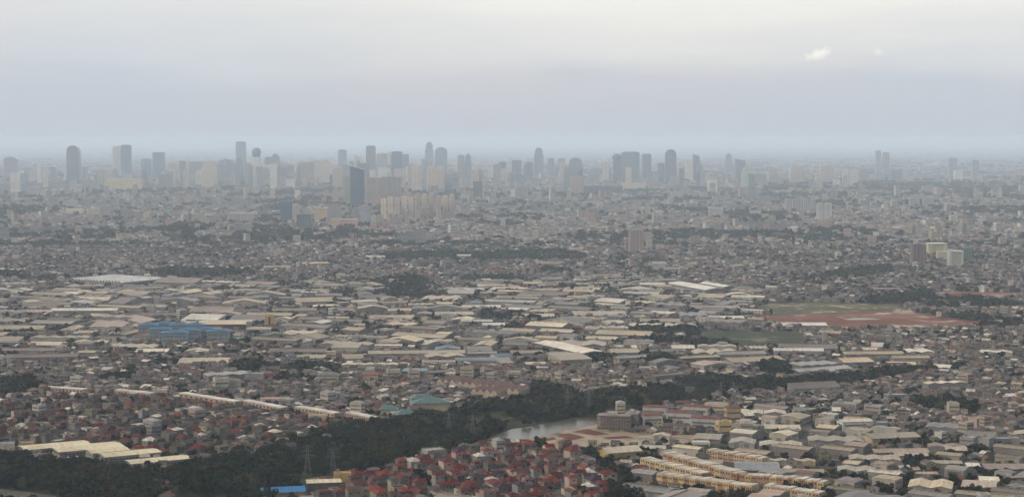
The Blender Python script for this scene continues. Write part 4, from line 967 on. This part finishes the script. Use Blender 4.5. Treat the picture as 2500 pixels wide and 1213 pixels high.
# ------------------------------------------------------------------ trees
def crown_template(n, seed, leaf=.2, squash=.8):
    g = np.random.default_rng(seed)
    k = 7
    cen = np.concatenate([[[0, 0, .0]], g.normal(0, 1, (k, 3))*[.42, .42, .26]]); rad = np.concatenate([[.55], g.uniform(.3, .46, k)])
    which = g.integers(0, k+1, n); dr = g.normal(0, 1, (n, 3)); dr /= np.linalg.norm(dr, axis=1)[:, None]
    P = cen[which]+dr*(rad[which]*g.uniform(.72, 1.04, n))[:, None]
    nr = dr+g.normal(0, .45, (n, 3)); nr /= np.linalg.norm(nr, axis=1)[:, None]
    a = np.cross(nr, g.normal(0, 1, (n, 3))); a /= np.linalg.norm(a, axis=1)[:, None]; b_ = np.cross(nr, a)
    s = (leaf*g.uniform(.6, 1.35, n))[:, None]
    Q = np.stack([P-a*s-b_*s*.7, P+a*s-b_*s*.5, P+a*s*.8+b_*s*.7, P-a*s*.7+b_*s*.9], 1); Q[:, :, 2] = Q[:, :, 2]*squash
    return Q.astype('f'), g.uniform(.72, 1.25, n)*(1+.0*P[:, 2])
CT = [crown_template(430, 20+i, .125) for i in range(6)]
CL = [crown_template(90, 50+i, .26) for i in range(6)]
CX = [crown_template(26, 80+i, .46) for i in range(4)]
def grow_trees(zones_, y0, y1, sp, pj=1.0, size=(4.2, 7.2)):
    for yy in np.arange(y0, y1, sp):
        half = yy*.305; xs = np.arange(-half, half, sp); n = len(xs)
        X = xs+RNG.uniform(-sp*.55, sp*.55, n); Y = yy+RNG.uniform(-sp*.55, sp*.55, n); zz = zone(X, Y)
        gr = fbm(X, Y, 70, 21); gb = gnoise(X, Y)
        for i in range(n):
            if zz[i] in zones_ and RNG.random() < pj:
                x, y = float(X[i]), float(Y[i])
                if y < 4500 and not free(x, y, 0, 3, 3): continue
                if y < 1900 and gr[i] > .74: continue
                if zz[i] == ZI['greenbelt'] and gb[i] < (.44 if y < 3300 else .5): continue
                TREES.append((x, y, float(RNG.uniform(*size))*(1+.25*(gr[i]-.5)), float(RNG.random()), int(zz[i])))
F_, G_ = ZI['forest'], ZI['greenbelt']
grow_trees((F_,), 1225, 2300, 8.2, .93)
grow_trees((G_,), 1500, 2600, 8.5, .9)
grow_trees((G_,), 2600, 4500, 13, .9, (6, 9.5))
grow_trees((G_,), 4500, 14000, 45, .9, (13, 24))
def scatter(y0, y1, n_, th, size, p_iso):
    Y = np.sqrt(RNG.uniform(y0*y0, y1*y1, n_)); X = (RNG.random(n_)*2-1)*.3*Y; zz = zone(X, Y); f = fbm(X, Y*.5, 110 if y0 < 4000 else 300, 33); q = RNG.random(n_)
    for i in range(n_):
        z = zz[i]
        if z in (0, 1, 2, 3, 6): continue
        if z == 4 and q[i] > .6: continue
        if z == 5 and q[i] > .12: continue
        if not (f[i] > (th-.05 if z == 11 else th) or q[i] < p_iso): continue
        x, y = float(X[i]), float(Y[i]); r = float(RNG.uniform(*size))
        if y < 4500 and not free(x, y, 0, r*.6, r*.6): continue
        TREES.append((x, y, r, float(RNG.random()), int(z)))
scatter(1260, 2100, 14000, .56, (2.2, 4.8), .3)
scatter(2100, 4500, 42000, .53, (3.0, 6.2), .24)
scatter(4500, 9500, 26000, .64, (5, 12), .05)
scatter(9500, 24000, 12000, .64, (14, 34), .03)
# ------------------------------------------------------------------ describing repeats
ANCH = [(658,795,'the golden slab'),(450,830,'the blue-roofed flats'),(550,795,'the brick-red walled hall'),(500,885,'the plain tan hall'),(1390,863,'the slanting cream hall'),(802,938,'the grey-roofed cream house'),
 (210,760,'the long white-roofed hall'),(1030,1010,'the teal-roofed buildings'),(1190,950,'the brown terraces'),(836,1175,'the yellow rooftop house'),(1512,1112,'the orange-fronted hall'),(2086,1042,'the bright white three-storey building'),
 (2172,1072,'the spotted brown-roofed hall'),(1500,1035,'the unfinished concrete block'),(1340,1045,'the lake'),(1700,1030,'the red-roofed flats'),(1785,1045,'the yellow corner block'),(1720,1190,'the front yellow and orange shops'),
 (1640,1155,'the pale yellow shop row'),(1710,1150,'the orange-pink shop row'),(1865,1182,'the short brick-orange shop row'),(2270,1195,'the golden tan double roof'),(2420,1172,'the pale yellow roof'),(2460,1142,'the wide brown roof'),(2195,1105,'the long tan roof'),
 (1905,1090,'the twin-gabled hall'),(1850,1145,'the big slate-grey roof'),(2134,1005,'the cream balcony flats'),(2380,1085,'the slanting-balcony flats'),(2300,1000,'the dark grove at right'),(1895,910,'the round dark grove'),(500,985,'the longest white-roofed row'),
 (150,960,'the farthest left white-roofed row'),(320,972,'the pink-ended row'),(640,1000,'the fourth white-roofed row'),(870,1030,'the short white-roofed row'),(240,1105,'the cream-roofed halls'),(66,1090,'the ochre block'),(785,1195,'the open-sided shed'),(690,1208,'the bright blue roof'),
 (1060,1115,'the grey-white block'),(751,1140,'the left near pylon'),(813,1140,'the right near pylon'),(1096,1060,'the second pylon pair'),(1450,1140,'the dark tree strip'),(2100,780,'the red earth field'),(1830,830,'the green meadow'),(1950,862,'the long white roof over grey wall'),
 (1600,800,'the zigzag roofs'),(1770,700,'the bright slanting halls'),(290,690,'the white sawtooth factory'),(1070,730,'the pinkish three-bay roof'),(1000,705,'the middle grove'),(700,905,'the dark grove in the middle'),(1000,868,'the very long tan-walled factory'),(1180,885,'the slate-blue terrace'),
 (880,800,'the boxy cream factory'),(1215,795,'the ribbed white hall'),(950,1165,'the red estate corner'),(1200,1150,'the middle of the red estate'),(1400,1180,'the purple-roofed corner of the red estate'),(600,1090,'the red houses by the wood'),(300,1050,'the yellowish mansions'),(100,1060,'the left edge mansions'),(1748,775,'the bright straight-ridged hall')]
ORD = ['','second','third','fourth','fifth','sixth','seventh','eighth','ninth','tenth','eleventh','twelfth','thirteenth','fourteenth','fifteenth','sixteenth']
def cname(c):
    r, g, b_ = c; v = (r+g+b_)/3; mx = max(c)
    if r > 2.6*g and r > .2: return 'bright red'
    if r > 2.2*g: return 'maroon' if v < .09 else 'red'
    if r > 1.75*g: return 'rust-brown'
    if b_ > r*1.1: return 'slate' if v > .1 else 'dark purplish'
    if v > .5: return 'whitish'
    if v > .33: return 'cream'
    if r > 1.35*b_: return 'tan' if v > .24 else 'brown'
    return 'dark grey' if v < .13 else ('grey' if v < .24 else 'pale grey')
RN = {'flat':'flat-roofed','flatbox':'flat-roofed','clad':'flat-roofed','gable':'gabled','hip':'hipped','cross':'cross-gabled','shed':'lean-to','bay2':'double-roofed','bay3':'triple-roofed','bay4':'four-bay','bay6':'six-bay','gabley':'gable-fronted','arch':'arched','arch3':'triple-arched'}
PEND = {}
def describe(o, head, x, y, z=0):
    p, q = px(x, y, z); best = min(ANCH, key=lambda a: (a[0]-p)**2+((a[1]-q)*2.4)**2)
    dx, dy = p-best[0], (q-best[1])*2.4
    rel = ('right of' if dx > 0 else 'left of') if abs(dx) > abs(dy) else ('in front of' if dy > 0 else 'behind')
    PEND.setdefault('%s %s %s' % (head, rel, best[2]), []).append((math.hypot(dx, dy), o))
SKA = [((a[0]+a[1])/2, a[3], a[6]) for a in TW if a[2] < 425 and len(a[6].split()) < 8]
for e, x, yb, head in SKY:
    b0 = min(SKA, key=lambda a: abs(a[0]-x)); PEND.setdefault('%s %s the %s' % (head, 'right of' if x > b0[0] else 'left of', b0[2]), []).append((abs(b0[0]-x), e))
def flush_labels():
    for k, L_ in PEND.items():
        L_.sort(key=lambda a: a[0])
        for i, (_, o) in enumerate(L_):
            o['label'] = k if len(L_) == 1 else (k+', nearest' if i == 0 else (k+', %s nearest' % ORD[i] if i < 16 else k+', farther out'))
def inframe(e, z=0):
    p, q = px(e['x'], e['y'], z); return 2 < p < 2498 and q < 1222
def near_first(L_, n, zz=5):
    vis = sorted([e for e in L_ if inframe(e, zz)], key=lambda e: -(e['w']*(e['h']+e['d']*CH/e['y'])/e['y']**2))
    ch = vis[:n]; ids = {id(e) for e in ch}; return ch, [e for e in L_ if id(e) not in ids]

# a small set of ordinary houses, then copies with their parts
def make_single(e, kind):
    w, d, h = e['w'], e['d'], e['h']
    root = empty({'house':'house','ware':'warehouse','mid':'low_building'}[kind], e['x'], e['y'], e['r'])
    root['category'] = {'house':'house','ware':'warehouse','mid':'building'}[kind]
    root['group'] = {'house':'houses of the near estates','ware':'warehouses of the industrial quarters','mid':'taller blocks among the houses'}[kind]
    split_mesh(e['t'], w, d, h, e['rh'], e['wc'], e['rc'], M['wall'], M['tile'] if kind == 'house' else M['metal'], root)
    if kind == 'house':
        fl = 2 if h > 5 else 1; fh = h/fl
        fy = -d/2-.03 if e['t'] != 'cross' else -d/2-.03
        for f_ in range(fl):
            for xx in ((-.3, .3) if e['t'] != 'cross' else (-.3,)):
                part('window', WIN_ME, root, (xx*w, fy, f_*fh+fh*.55), (1.5, .14, 1.3))
        if e['t'] == 'cross':
            for f_ in range(fl): part('window', WIN_ME, root, (.185*w, -.66*d-.03, f_*fh+fh*.5), (1.9, .14, 1.4))
        else: part('door', DOOR_ME, root, (0, fy, 1.1), (1.1, .1, 2.2))
        for s in (-1, 1): part('window', WIN_ME, root, (s*(w/2+.03), -.1*d, (fl-1)*fh+fh*.55), (1.4, .14, 1.3), s*math.pi/2)
    elif kind == 'ware':
        nd_ = max(1, int(w/18))
        for i in range(nd_): part('roller_door', SHUT_ME, root, ((i+.5)/nd_*w*.8-w*.4, -d/2-.03, 2), (3.8, .12, 4))
        for s in (-1, 1): part('window_row', ROW_ME, root, (s*(w/2+.03), 0, h*.68), (d*.7, .1, 1.0), s*math.pi/2)
        if e['t'] in ('gable',) and e['w'] > 20:
            b = MB(); z = h+e['rh']; b.box(-w*.42, w*.42, -.5, .5, z-.1, z+.55, hc(e['rc'], .8), True); b.build('ridge_vent', M['metal'], root)
    else:
        facade_rows(root, w, d, h, fl=3.1, hh=1.3, z0=.3, mx=4)
    return root
def head_of(e, kind):
    s = e['w']*e['d']
    if kind == 'house': return '%s %s %s%s house' % ('small' if s < 60 else ('big' if s > 105 else 'mid-sized'), cname(e['rc']), RN.get(e['t'], 'low'), ' single-storey' if e['h'] < 5 else '')
    if kind == 'ware': return '%s %s %s warehouse' % ('small' if s < 450 else ('big' if s > 1400 else 'mid-sized'), cname(e['rc']), RN.get(e['t'], 'plain'))
    return '%s %s %s block' % ('tall' if e['h'] > 11.5 else 'mid-height', cname(e['wc'])+'-walled', RN.get(e['t'], 'plain'))
sH, rH = near_first(HOUSES, 300); sW, rW = near_first(WARES, 210); sM, rM = near_first(MIDS, 120)
for L_, kind in ((sH, 'house'), (sW, 'ware'), (sM, 'mid')):
    for e in L_: describe(make_single(e, kind), head_of(e, kind), e['x'], e['y'])
print('pools', len(HOUSES), len(WARES), len(MIDS), len(TREES))
P = Pool()
for e in rH: P.add(e)
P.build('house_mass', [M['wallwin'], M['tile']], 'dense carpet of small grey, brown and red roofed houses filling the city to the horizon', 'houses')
P = Pool()
for e in rW: P.add(e)
P.build('warehouse_mass', [M['wallwin'], M['metal']], 'smaller tan and grey warehouse roofs crowded through the industrial belt', 'warehouses')
P = Pool()
for e in rM: P.add(e)
P.build('low_building_mass', [M['wallwin'], M['metal']], 'scattered taller pale blocks standing above the distant roofs', 'buildings')

# ------------------------------------------------------------------ trees: the largest ones singly, the rest as one mass
SHADE = [((.014,.028,.016),'dark green'), ((.018,.033,.016),'deep green'), ((.05,.06,.024),'olive green'), ((.046,.042,.022),'brownish olive'), ((.012,.026,.021),'blue-green'), ((.016,.032,.014),'dark green')]
def trunk_mesh():
    b = MB(); c = (.09,.07,.05)
    cir = lambda r, x=0, y=0: [(x+r*math.cos(t*math.pi/4), y+r*math.sin(t*math.pi/4)) for t in range(8)]
    b.ring(cir(.07), 0, .5, c, pts2=cir(.05)); b.ring(cir(.05), .5, 1.0, c, pts2=cir(.03))
    for a in range(4):
        x, y = math.cos(a*1.6)*.35, math.sin(a*1.6)*.35; b.bar((0, 0, .45), (x, y, .95), .025, c)
    return b.mesh('trunk', M['bark'])
TRUNK = trunk_mesh()
def crown_me(i, col):
    Q, tint = CT[i]; V = Q.reshape(-1, 3)+np.array([0, 0, 1.05], 'f'); n = len(Q)
    return arr_mesh('crown', V, np.arange(4*n), np.arange(n)*4, np.array(col, 'f')[None]*tint[:, None], M['leaf'])
CM = [crown_me(i, SHADE[i][0]) for i in range(6)]
def tree_thing(i): 
    r = empty('tree', 0, 0); r['category'] = 'tree'; r['group'] = 'trees of the foreground wood'
    t = bpy.data.objects.new('trunk', TRUNK); LINK(t); t.parent = r
    c = bpy.data.objects.new('crown', CM[i]); LINK(c); c.parent = r; return r
PROT = [tree_thing(i) for i in range(6)]; used = [False]*6
def copy_tree(root):
    r = root.copy(); LINK(r)
    for ch in list(root.children): c = ch.copy(); LINK(c); c.parent = r
    return r
tv = [t for t in TREES if 8 < px(t[0], t[1], 5)[0] < 2492 and px(t[0], t[1], 5)[1] < 1216]
tv.sort(key=lambda t: -t[2]/t[1]); single = tv[:300]; sid = {id(t) for t in single}
for t in single:
    i = int(t[3]*6) % 6
    r = copy_tree(PROT[i]) if used[i] else PROT[i]; used[i] = True
    r.location = (t[0], t[1], -.2); r.rotation_euler = (0, 0, t[3]*50); r.scale = (t[2], t[2], t[2]*random.uniform(.85, 1.12))
    describe(r, '%s %s round tree' % ('broad' if t[2] > 6.3 else 'mid-sized', SHADE[i][1]), t[0], t[1], 4)
    if t[4] != F_: r['group'] = 'trees among the buildings'
rest = [t for t in TREES if id(t) not in sid]
Vs, Cs = [], []
for temps, lo, hi in ((CT, 0, 1750), (CL, 1750, 3300), (CX, 3300, 1e9)):
    for i, (Q, tint) in enumerate(temps):
        A = np.array([t[:4] for t in rest if lo <= t[1] < hi and int(t[3]*997) % len(temps) == i])
        if not len(A): continue
        an = A[:, 3]*50; c, s = np.cos(an), np.sin(an); n = len(Q)
        q = Q.reshape(-1, 3); r = A[:, 2:3]; zs = 1.0 if lo < 3300 else np.clip(9.0/A[:, 2:3], .35, 1.0)
        X = A[:, 0:1]+(q[None, :, 0]*c[:, None]-q[None, :, 1]*s[:, None])*r
        Y = A[:, 1:2]+(q[None, :, 0]*s[:, None]+q[None, :, 1]*c[:, None])*r
        Zz = (q[None, :, 2]+(1.0 if lo < 1700 else .8))*r*zs
        Vs.append(np.stack([X, Y, Zz], -1).reshape(-1, 3).astype('f'))
        sh = np.array([SHADE[int(k*6) % 6][0] for k in A[:, 3]])*(.55+1.25*((A[:, 3:4]*31) % 1)**2)
        Cs.append((sh[:, None, :]*tint[None, :, None]).reshape(-1, 3))
V = np.concatenate(Vs); n = len(V)//4
o = bpy.data.objects.new('tree_mass', arr_mesh('tree_mass', V, np.arange(4*n), np.arange(n)*4, np.concatenate(Cs), M['leaf'])); LINK(o)
tag(o, 'dark green tree cover of the woods, groves and gardens through the city', 'trees', None, 'stuff')
flush_labels()

# ------------------------------------------------------------------ ground, water, sky
def gmat(name, build, rough=.95, spec=.05):
    m, nt, b = newmat(name); tc = nd(nt, 'ShaderNodeTexCoord'); col = build(nt, tc.outputs['Object'])
    nt.links.new(col, b.inputs['Base Color']); b.inputs['Roughness'].default_value = rough; b.inputs['Specular IOR Level'].default_value = spec; return m, nt, b
def two(c1, c2, s1, c3=None, s2=None, a=.45, b_=.6):
    def f(nt, co):
        col = mixc(nt, remap(nt, noise(nt, co, s1, 5, .6), a, b_, 0, 1), c1, c2)
        if c3: col = mixc(nt, remap(nt, noise(nt, co, s2, 4, .6), .55, .63, 0, 1), col, c3)
        return col
    return f
def sheet(name, polys, z, mat, sub=None):
    b = MB(); 
    for p in polys:
        g = [gp(x, y) for x, y in reversed(p)]; q = []
        for (xa, ya), (xb, yb) in zip(g, g[1:]+g[:1]):
            L_ = math.hypot(xb-xa, yb-ya); n = max(1, min(14, int(L_/14))) if sub else 1
            for i in range(n):
                t = i/n; k = 0 if i == 0 else sub*min(1, L_/n/14); q.append((xa+(xb-xa)*t+random.uniform(-k, k), ya+(yb-ya)*t+random.uniform(-k, k)*2, z))
        b.face(q, (.2, .2, .2))
    me = b.mesh(name, mat); o = bpy.data.objects.new(name, me); LINK(o); o['kind'] = 'structure'; return o
gm, _, _ = gmat('city_ground', two((.06,.056,.054), (.12,.105,.09), .012, (.03,.037,.022), .02))
b = MB(); b.face([(-90000, -3000, 0), (90000, -3000, 0), (90000, 150000, 0), (-90000, 150000, 0)], (.1, .1, .1))
o = b.build('ground', gm); o['kind'] = 'structure'
fm, _, _ = gmat('wood_floor', two((.022,.032,.015), (.05,.06,.025), .03, (.09,.085,.06), .025))
sheet('wood_floor', [Z['forest'][0], Z['forest'][1]], .08, fm, 4)
grm, _, _ = gmat('meadow', two((.035,.05,.022), (.065,.075,.033), .03, (.2,.18,.13), .02))
sheet('grass', Z['grass'][:4], .12, grm, 4)
g2, _, _ = gmat('rough_grass', two((.075,.078,.042), (.14,.12,.07), .008, (.42,.38,.25), .03))
sheet('grass', Z['grass'][4:], .12, g2, 9)
em, _, _ = gmat('red_earth', two((.17,.065,.042), (.25,.12,.08), .012, (.5,.42,.33), .016))
sheet('bare_field', Z['redearth'], .14, em, 9)
pm, _, _ = gmat('pale_dirt', two((.33,.27,.2), (.42,.35,.26), .05, (.16,.15,.1), .04))
sheet('dirt', Z['plots'], .14, pm, 2)
pr, _, _ = gmat('turned_soil', two((.13,.05,.04), (.19,.08,.06), .06))
sheet('soil_plot', [[(1396,1054),(1435,1047),(1491,1060),(1452,1063)], [(1357,1063),(1388,1057),(1430,1067),(1396,1075)], [(1304,1076),(1351,1067),(1359,1072),(1318,1080)], [(1480,1067),(1530,1063),(1548,1069),(1484,1072)], [(1603,1057),(1659,1052),(1684,1057),(1637,1064)]], .2, pr)
rm, _, _ = gmat('asphalt', two((.12,.115,.1), (.16,.15,.13), .1))
sheet('road', Z['road'], .14, rm)
sheet('road', [[(1588,1213),(1572,1175),(1590,1150),(1602,1150),(1592,1178),(1612,1225)], [(1480,1061),(1680,1048),(1684,1050),(1490,1064)]], .26, pm)
sheet('canal_bank', Z['bank'], .1, grm, 2)
sheet('path', [[(880,1080),(1000,1058),(1150,1036),(1152,1037.5),(1000,1061),(880,1084)], [(1150,1036),(1330,1005),(1331,1006.5),(1152,1037.5)]], .2, rm)
wm = bpy.data.materials.new('lake_water'); wm.use_nodes = True; nt = wm.node_tree; bs = nt.nodes['Principled BSDF']
bs.inputs['Base Color'].default_value = (.08, .078, .055, 1); bs.inputs['Specular IOR Level'].default_value = .14; bs.inputs['Roughness'].default_value = .22; bs.inputs['IOR'].default_value = 1.33
bp = nd(nt, 'ShaderNodeBump'); tc = nd(nt, 'ShaderNodeTexCoord'); bp.inputs['Strength'].default_value = .15; bp.inputs['Distance'].default_value = .2
nt.links.new(noise(nt, tc.outputs['Object'], .6), bp.inputs['Height']); nt.links.new(bp.outputs[0], bs.inputs['Normal'])
sheet('lake', Z['lake'], .24, wm, 2)
sheet('pond', [[(2056,779),(2085,776.5),(2128,777),(2150,779.5),(2110,781.5),(2075,781.5)], [(2035,822),(2080,818),(2120,826),(2085,831),(2050,829)]], .3, wm)

# haze: one box of even air
hz = bpy.data.materials.new('haze'); hz.use_nodes = True; nt = hz.node_tree; nt.nodes.clear()
ou = nd(nt, 'ShaderNodeOutputMaterial'); pv = nd(nt, 'ShaderNodeVolumePrincipled')
HZ_D = 6.6e-5
pv.inputs['Color'].default_value = (.815, .91, .99, 1); pv.inputs["Density"].default_value = HZ_D; pv.inputs['Anisotropy'].default_value = .7
nt.links.new(pv.outputs[0], ou.inputs['Volume'])
b = MB(); b.box(-95000, 95000, -4000, 155000, -1, 300, (1, 1, 1), True); o = b.build('haze', hz); o['kind'] = 'stuff'; tag(o, 'pale blue-grey haze filling the air over the city')

# sky
SUN_EL, SUN_AZ = R(46), R(-124)     # azimuth measured clockwise from +Y
w = bpy.data.worlds.new('World'); bpy.context.scene.world = w; w.use_nodes = True; nt = w.node_tree
bg = nt.nodes['Background']; sky = nd(nt, 'ShaderNodeTexSky'); sky.sky_type = 'NISHITA'; sky.sun_disc = False
sky.sun_elevation = SUN_EL; sky.sun_rotation = SUN_AZ; sky.dust_density = 3; sky.altitude = 260
tc = nd(nt, 'ShaderNodeTexCoord'); co = tc.outputs['Generated']
sx = nd(nt, 'ShaderNodeSeparateXYZ'); nt.links.new(co, sx.inputs[0]); el = sx.outputs[2]
st = scaled(nt, co, (5, 5, 13)); n1 = noise(nt, st, 1.0, 4, .5); st2 = scaled(nt, co, (3.2, 3.2, 22)); n2 = noise(nt, st2, 1.3, 5, .55)
K = 10.0
def kc(r, g, b_): return (r*K, g*K, b_*K)
low = mixc(nt, remap(nt, n1, .36, .64, 0, 1), kc(.60,.655,.725), kc(.675,.68,.71))
hor = mixc(nt, remap(nt, el, -.002, .045, 0, 1), kc(.56,.60,.665), low)
top = mixc(nt, remap(nt, mathn(nt, 'ADD', mathn(nt, 'MULTIPLY', n2, .06), el), .06, .118, 0, 1), hor, kc(.97,.95,.89))
east = remap(nt, sx.outputs[0], -.3, .05, .45, 1)
top2 = mixc(nt, east, hor, top)
lowcloud = remap(nt, el, .35, .75, 0, 1)
zen = mixc(nt, remap(nt, el, .1, .3, 0, 1), top2, kc(.13,.15,.2))
haze_fill = mathn(nt, 'MULTIPLY', mathn(nt, 'MULTIPLY', remap(nt, el, .19, .27, 0, 1), remap(nt, el, .45, .7, 1, 0)), remap(nt, sx.outputs[1], .1, .6, 0, 1))
zen = mixc(nt, haze_fill, zen, kc(2.95,2.97,3.02))  # unseen bright sky band above the frame, added to brighten the haze
gx = mathn(nt, 'DIVIDE', sx.outputs[0], sx.outputs[1]); gz = mathn(nt, 'DIVIDE', sx.outputs[2], sx.outputs[1])
def puff(col, x, y, rx, ry, tilt, amt, sc_):
    a0, b0 = (x-W0/2)/F/CP, (HOR-y)/F
    u0 = mathn(nt, 'DIVIDE', mathn(nt, 'SUBTRACT', gx, a0), rx/F); v0 = mathn(nt, 'DIVIDE', mathn(nt, 'SUBTRACT', gz, b0), ry/F)
    v0 = mathn(nt, 'SUBTRACT', v0, mathn(nt, 'MULTIPLY', u0, tilt))
    rr = mathn(nt, 'SQRT', mathn(nt, 'ADD', mathn(nt, 'MULTIPLY', u0, u0), mathn(nt, 'MULTIPLY', v0, v0)))
    n_ = noise(nt, co, sc_, 5, .62)
    m_ = remap(nt, mathn(nt, 'ADD', mathn(nt, 'SUBTRACT', 1.0, rr), mathn(nt, 'MULTIPLY', mathn(nt, 'SUBTRACT', n_, .5), 1.5)), .1, .75, 0, amt)
    m_ = mathn(nt, 'MULTIPLY', m_, mathn(nt, 'GREATER_THAN', sx.outputs[1], 0))
    return mixc(nt, m_, col, kc(1.02, 1.0, .93))
zen = puff(zen, 1992, 134, 42, 17, .55, .8, 300); zen = puff(zen, 2138, 129, 15, 12, -.2, .35, 260)
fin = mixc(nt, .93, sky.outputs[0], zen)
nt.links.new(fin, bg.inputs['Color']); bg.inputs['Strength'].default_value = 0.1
sd = bpy.data.lights.new('sun', 'SUN'); sd.energy = 2.0; sd.angle = R(6); sd.color = (1, .85, .63)
so = bpy.data.objects.new('sun', sd); LINK(so)
from mathutils import Vector
dv = Vector((math.sin(SUN_AZ)*math.cos(SUN_EL), math.cos(SUN_AZ)*math.cos(SUN_EL), math.sin(SUN_EL)))
so.rotation_euler = dv.to_track_quat('Z', 'Y').to_euler(); so.location = (0, 0, 800)

cam = bpy.data.cameras.new('camera'); co_ = bpy.data.objects.new('camera', cam); LINK(co_)
cam.sensor_width = 36; cam.lens = 36*F/W0; cam.clip_start = 1; cam.clip_end = 400000
co_.location = (0, 0, CH); co_.rotation_euler = (math.pi/2-PITCH, 0, 0)
sc = bpy.context.scene; sc.camera = co_
sc.view_settings.view_transform = 'Standard'; sc.view_settings.look = 'None'; sc.view_settings.exposure = 0; sc.view_settings.gamma = 1
sc.cycles.volume_bounces = 2; sc.cycles.max_bounces = 5; sc.cycles.diffuse_bounces = 2; sc.cycles.glossy_bounces = 2; sc.cycles.use_denoising = True
sc.cycles.transparent_max_bounces = 40; sc.cycles.volume_step_rate = 4; sc.cycles.volume_max_steps = 64
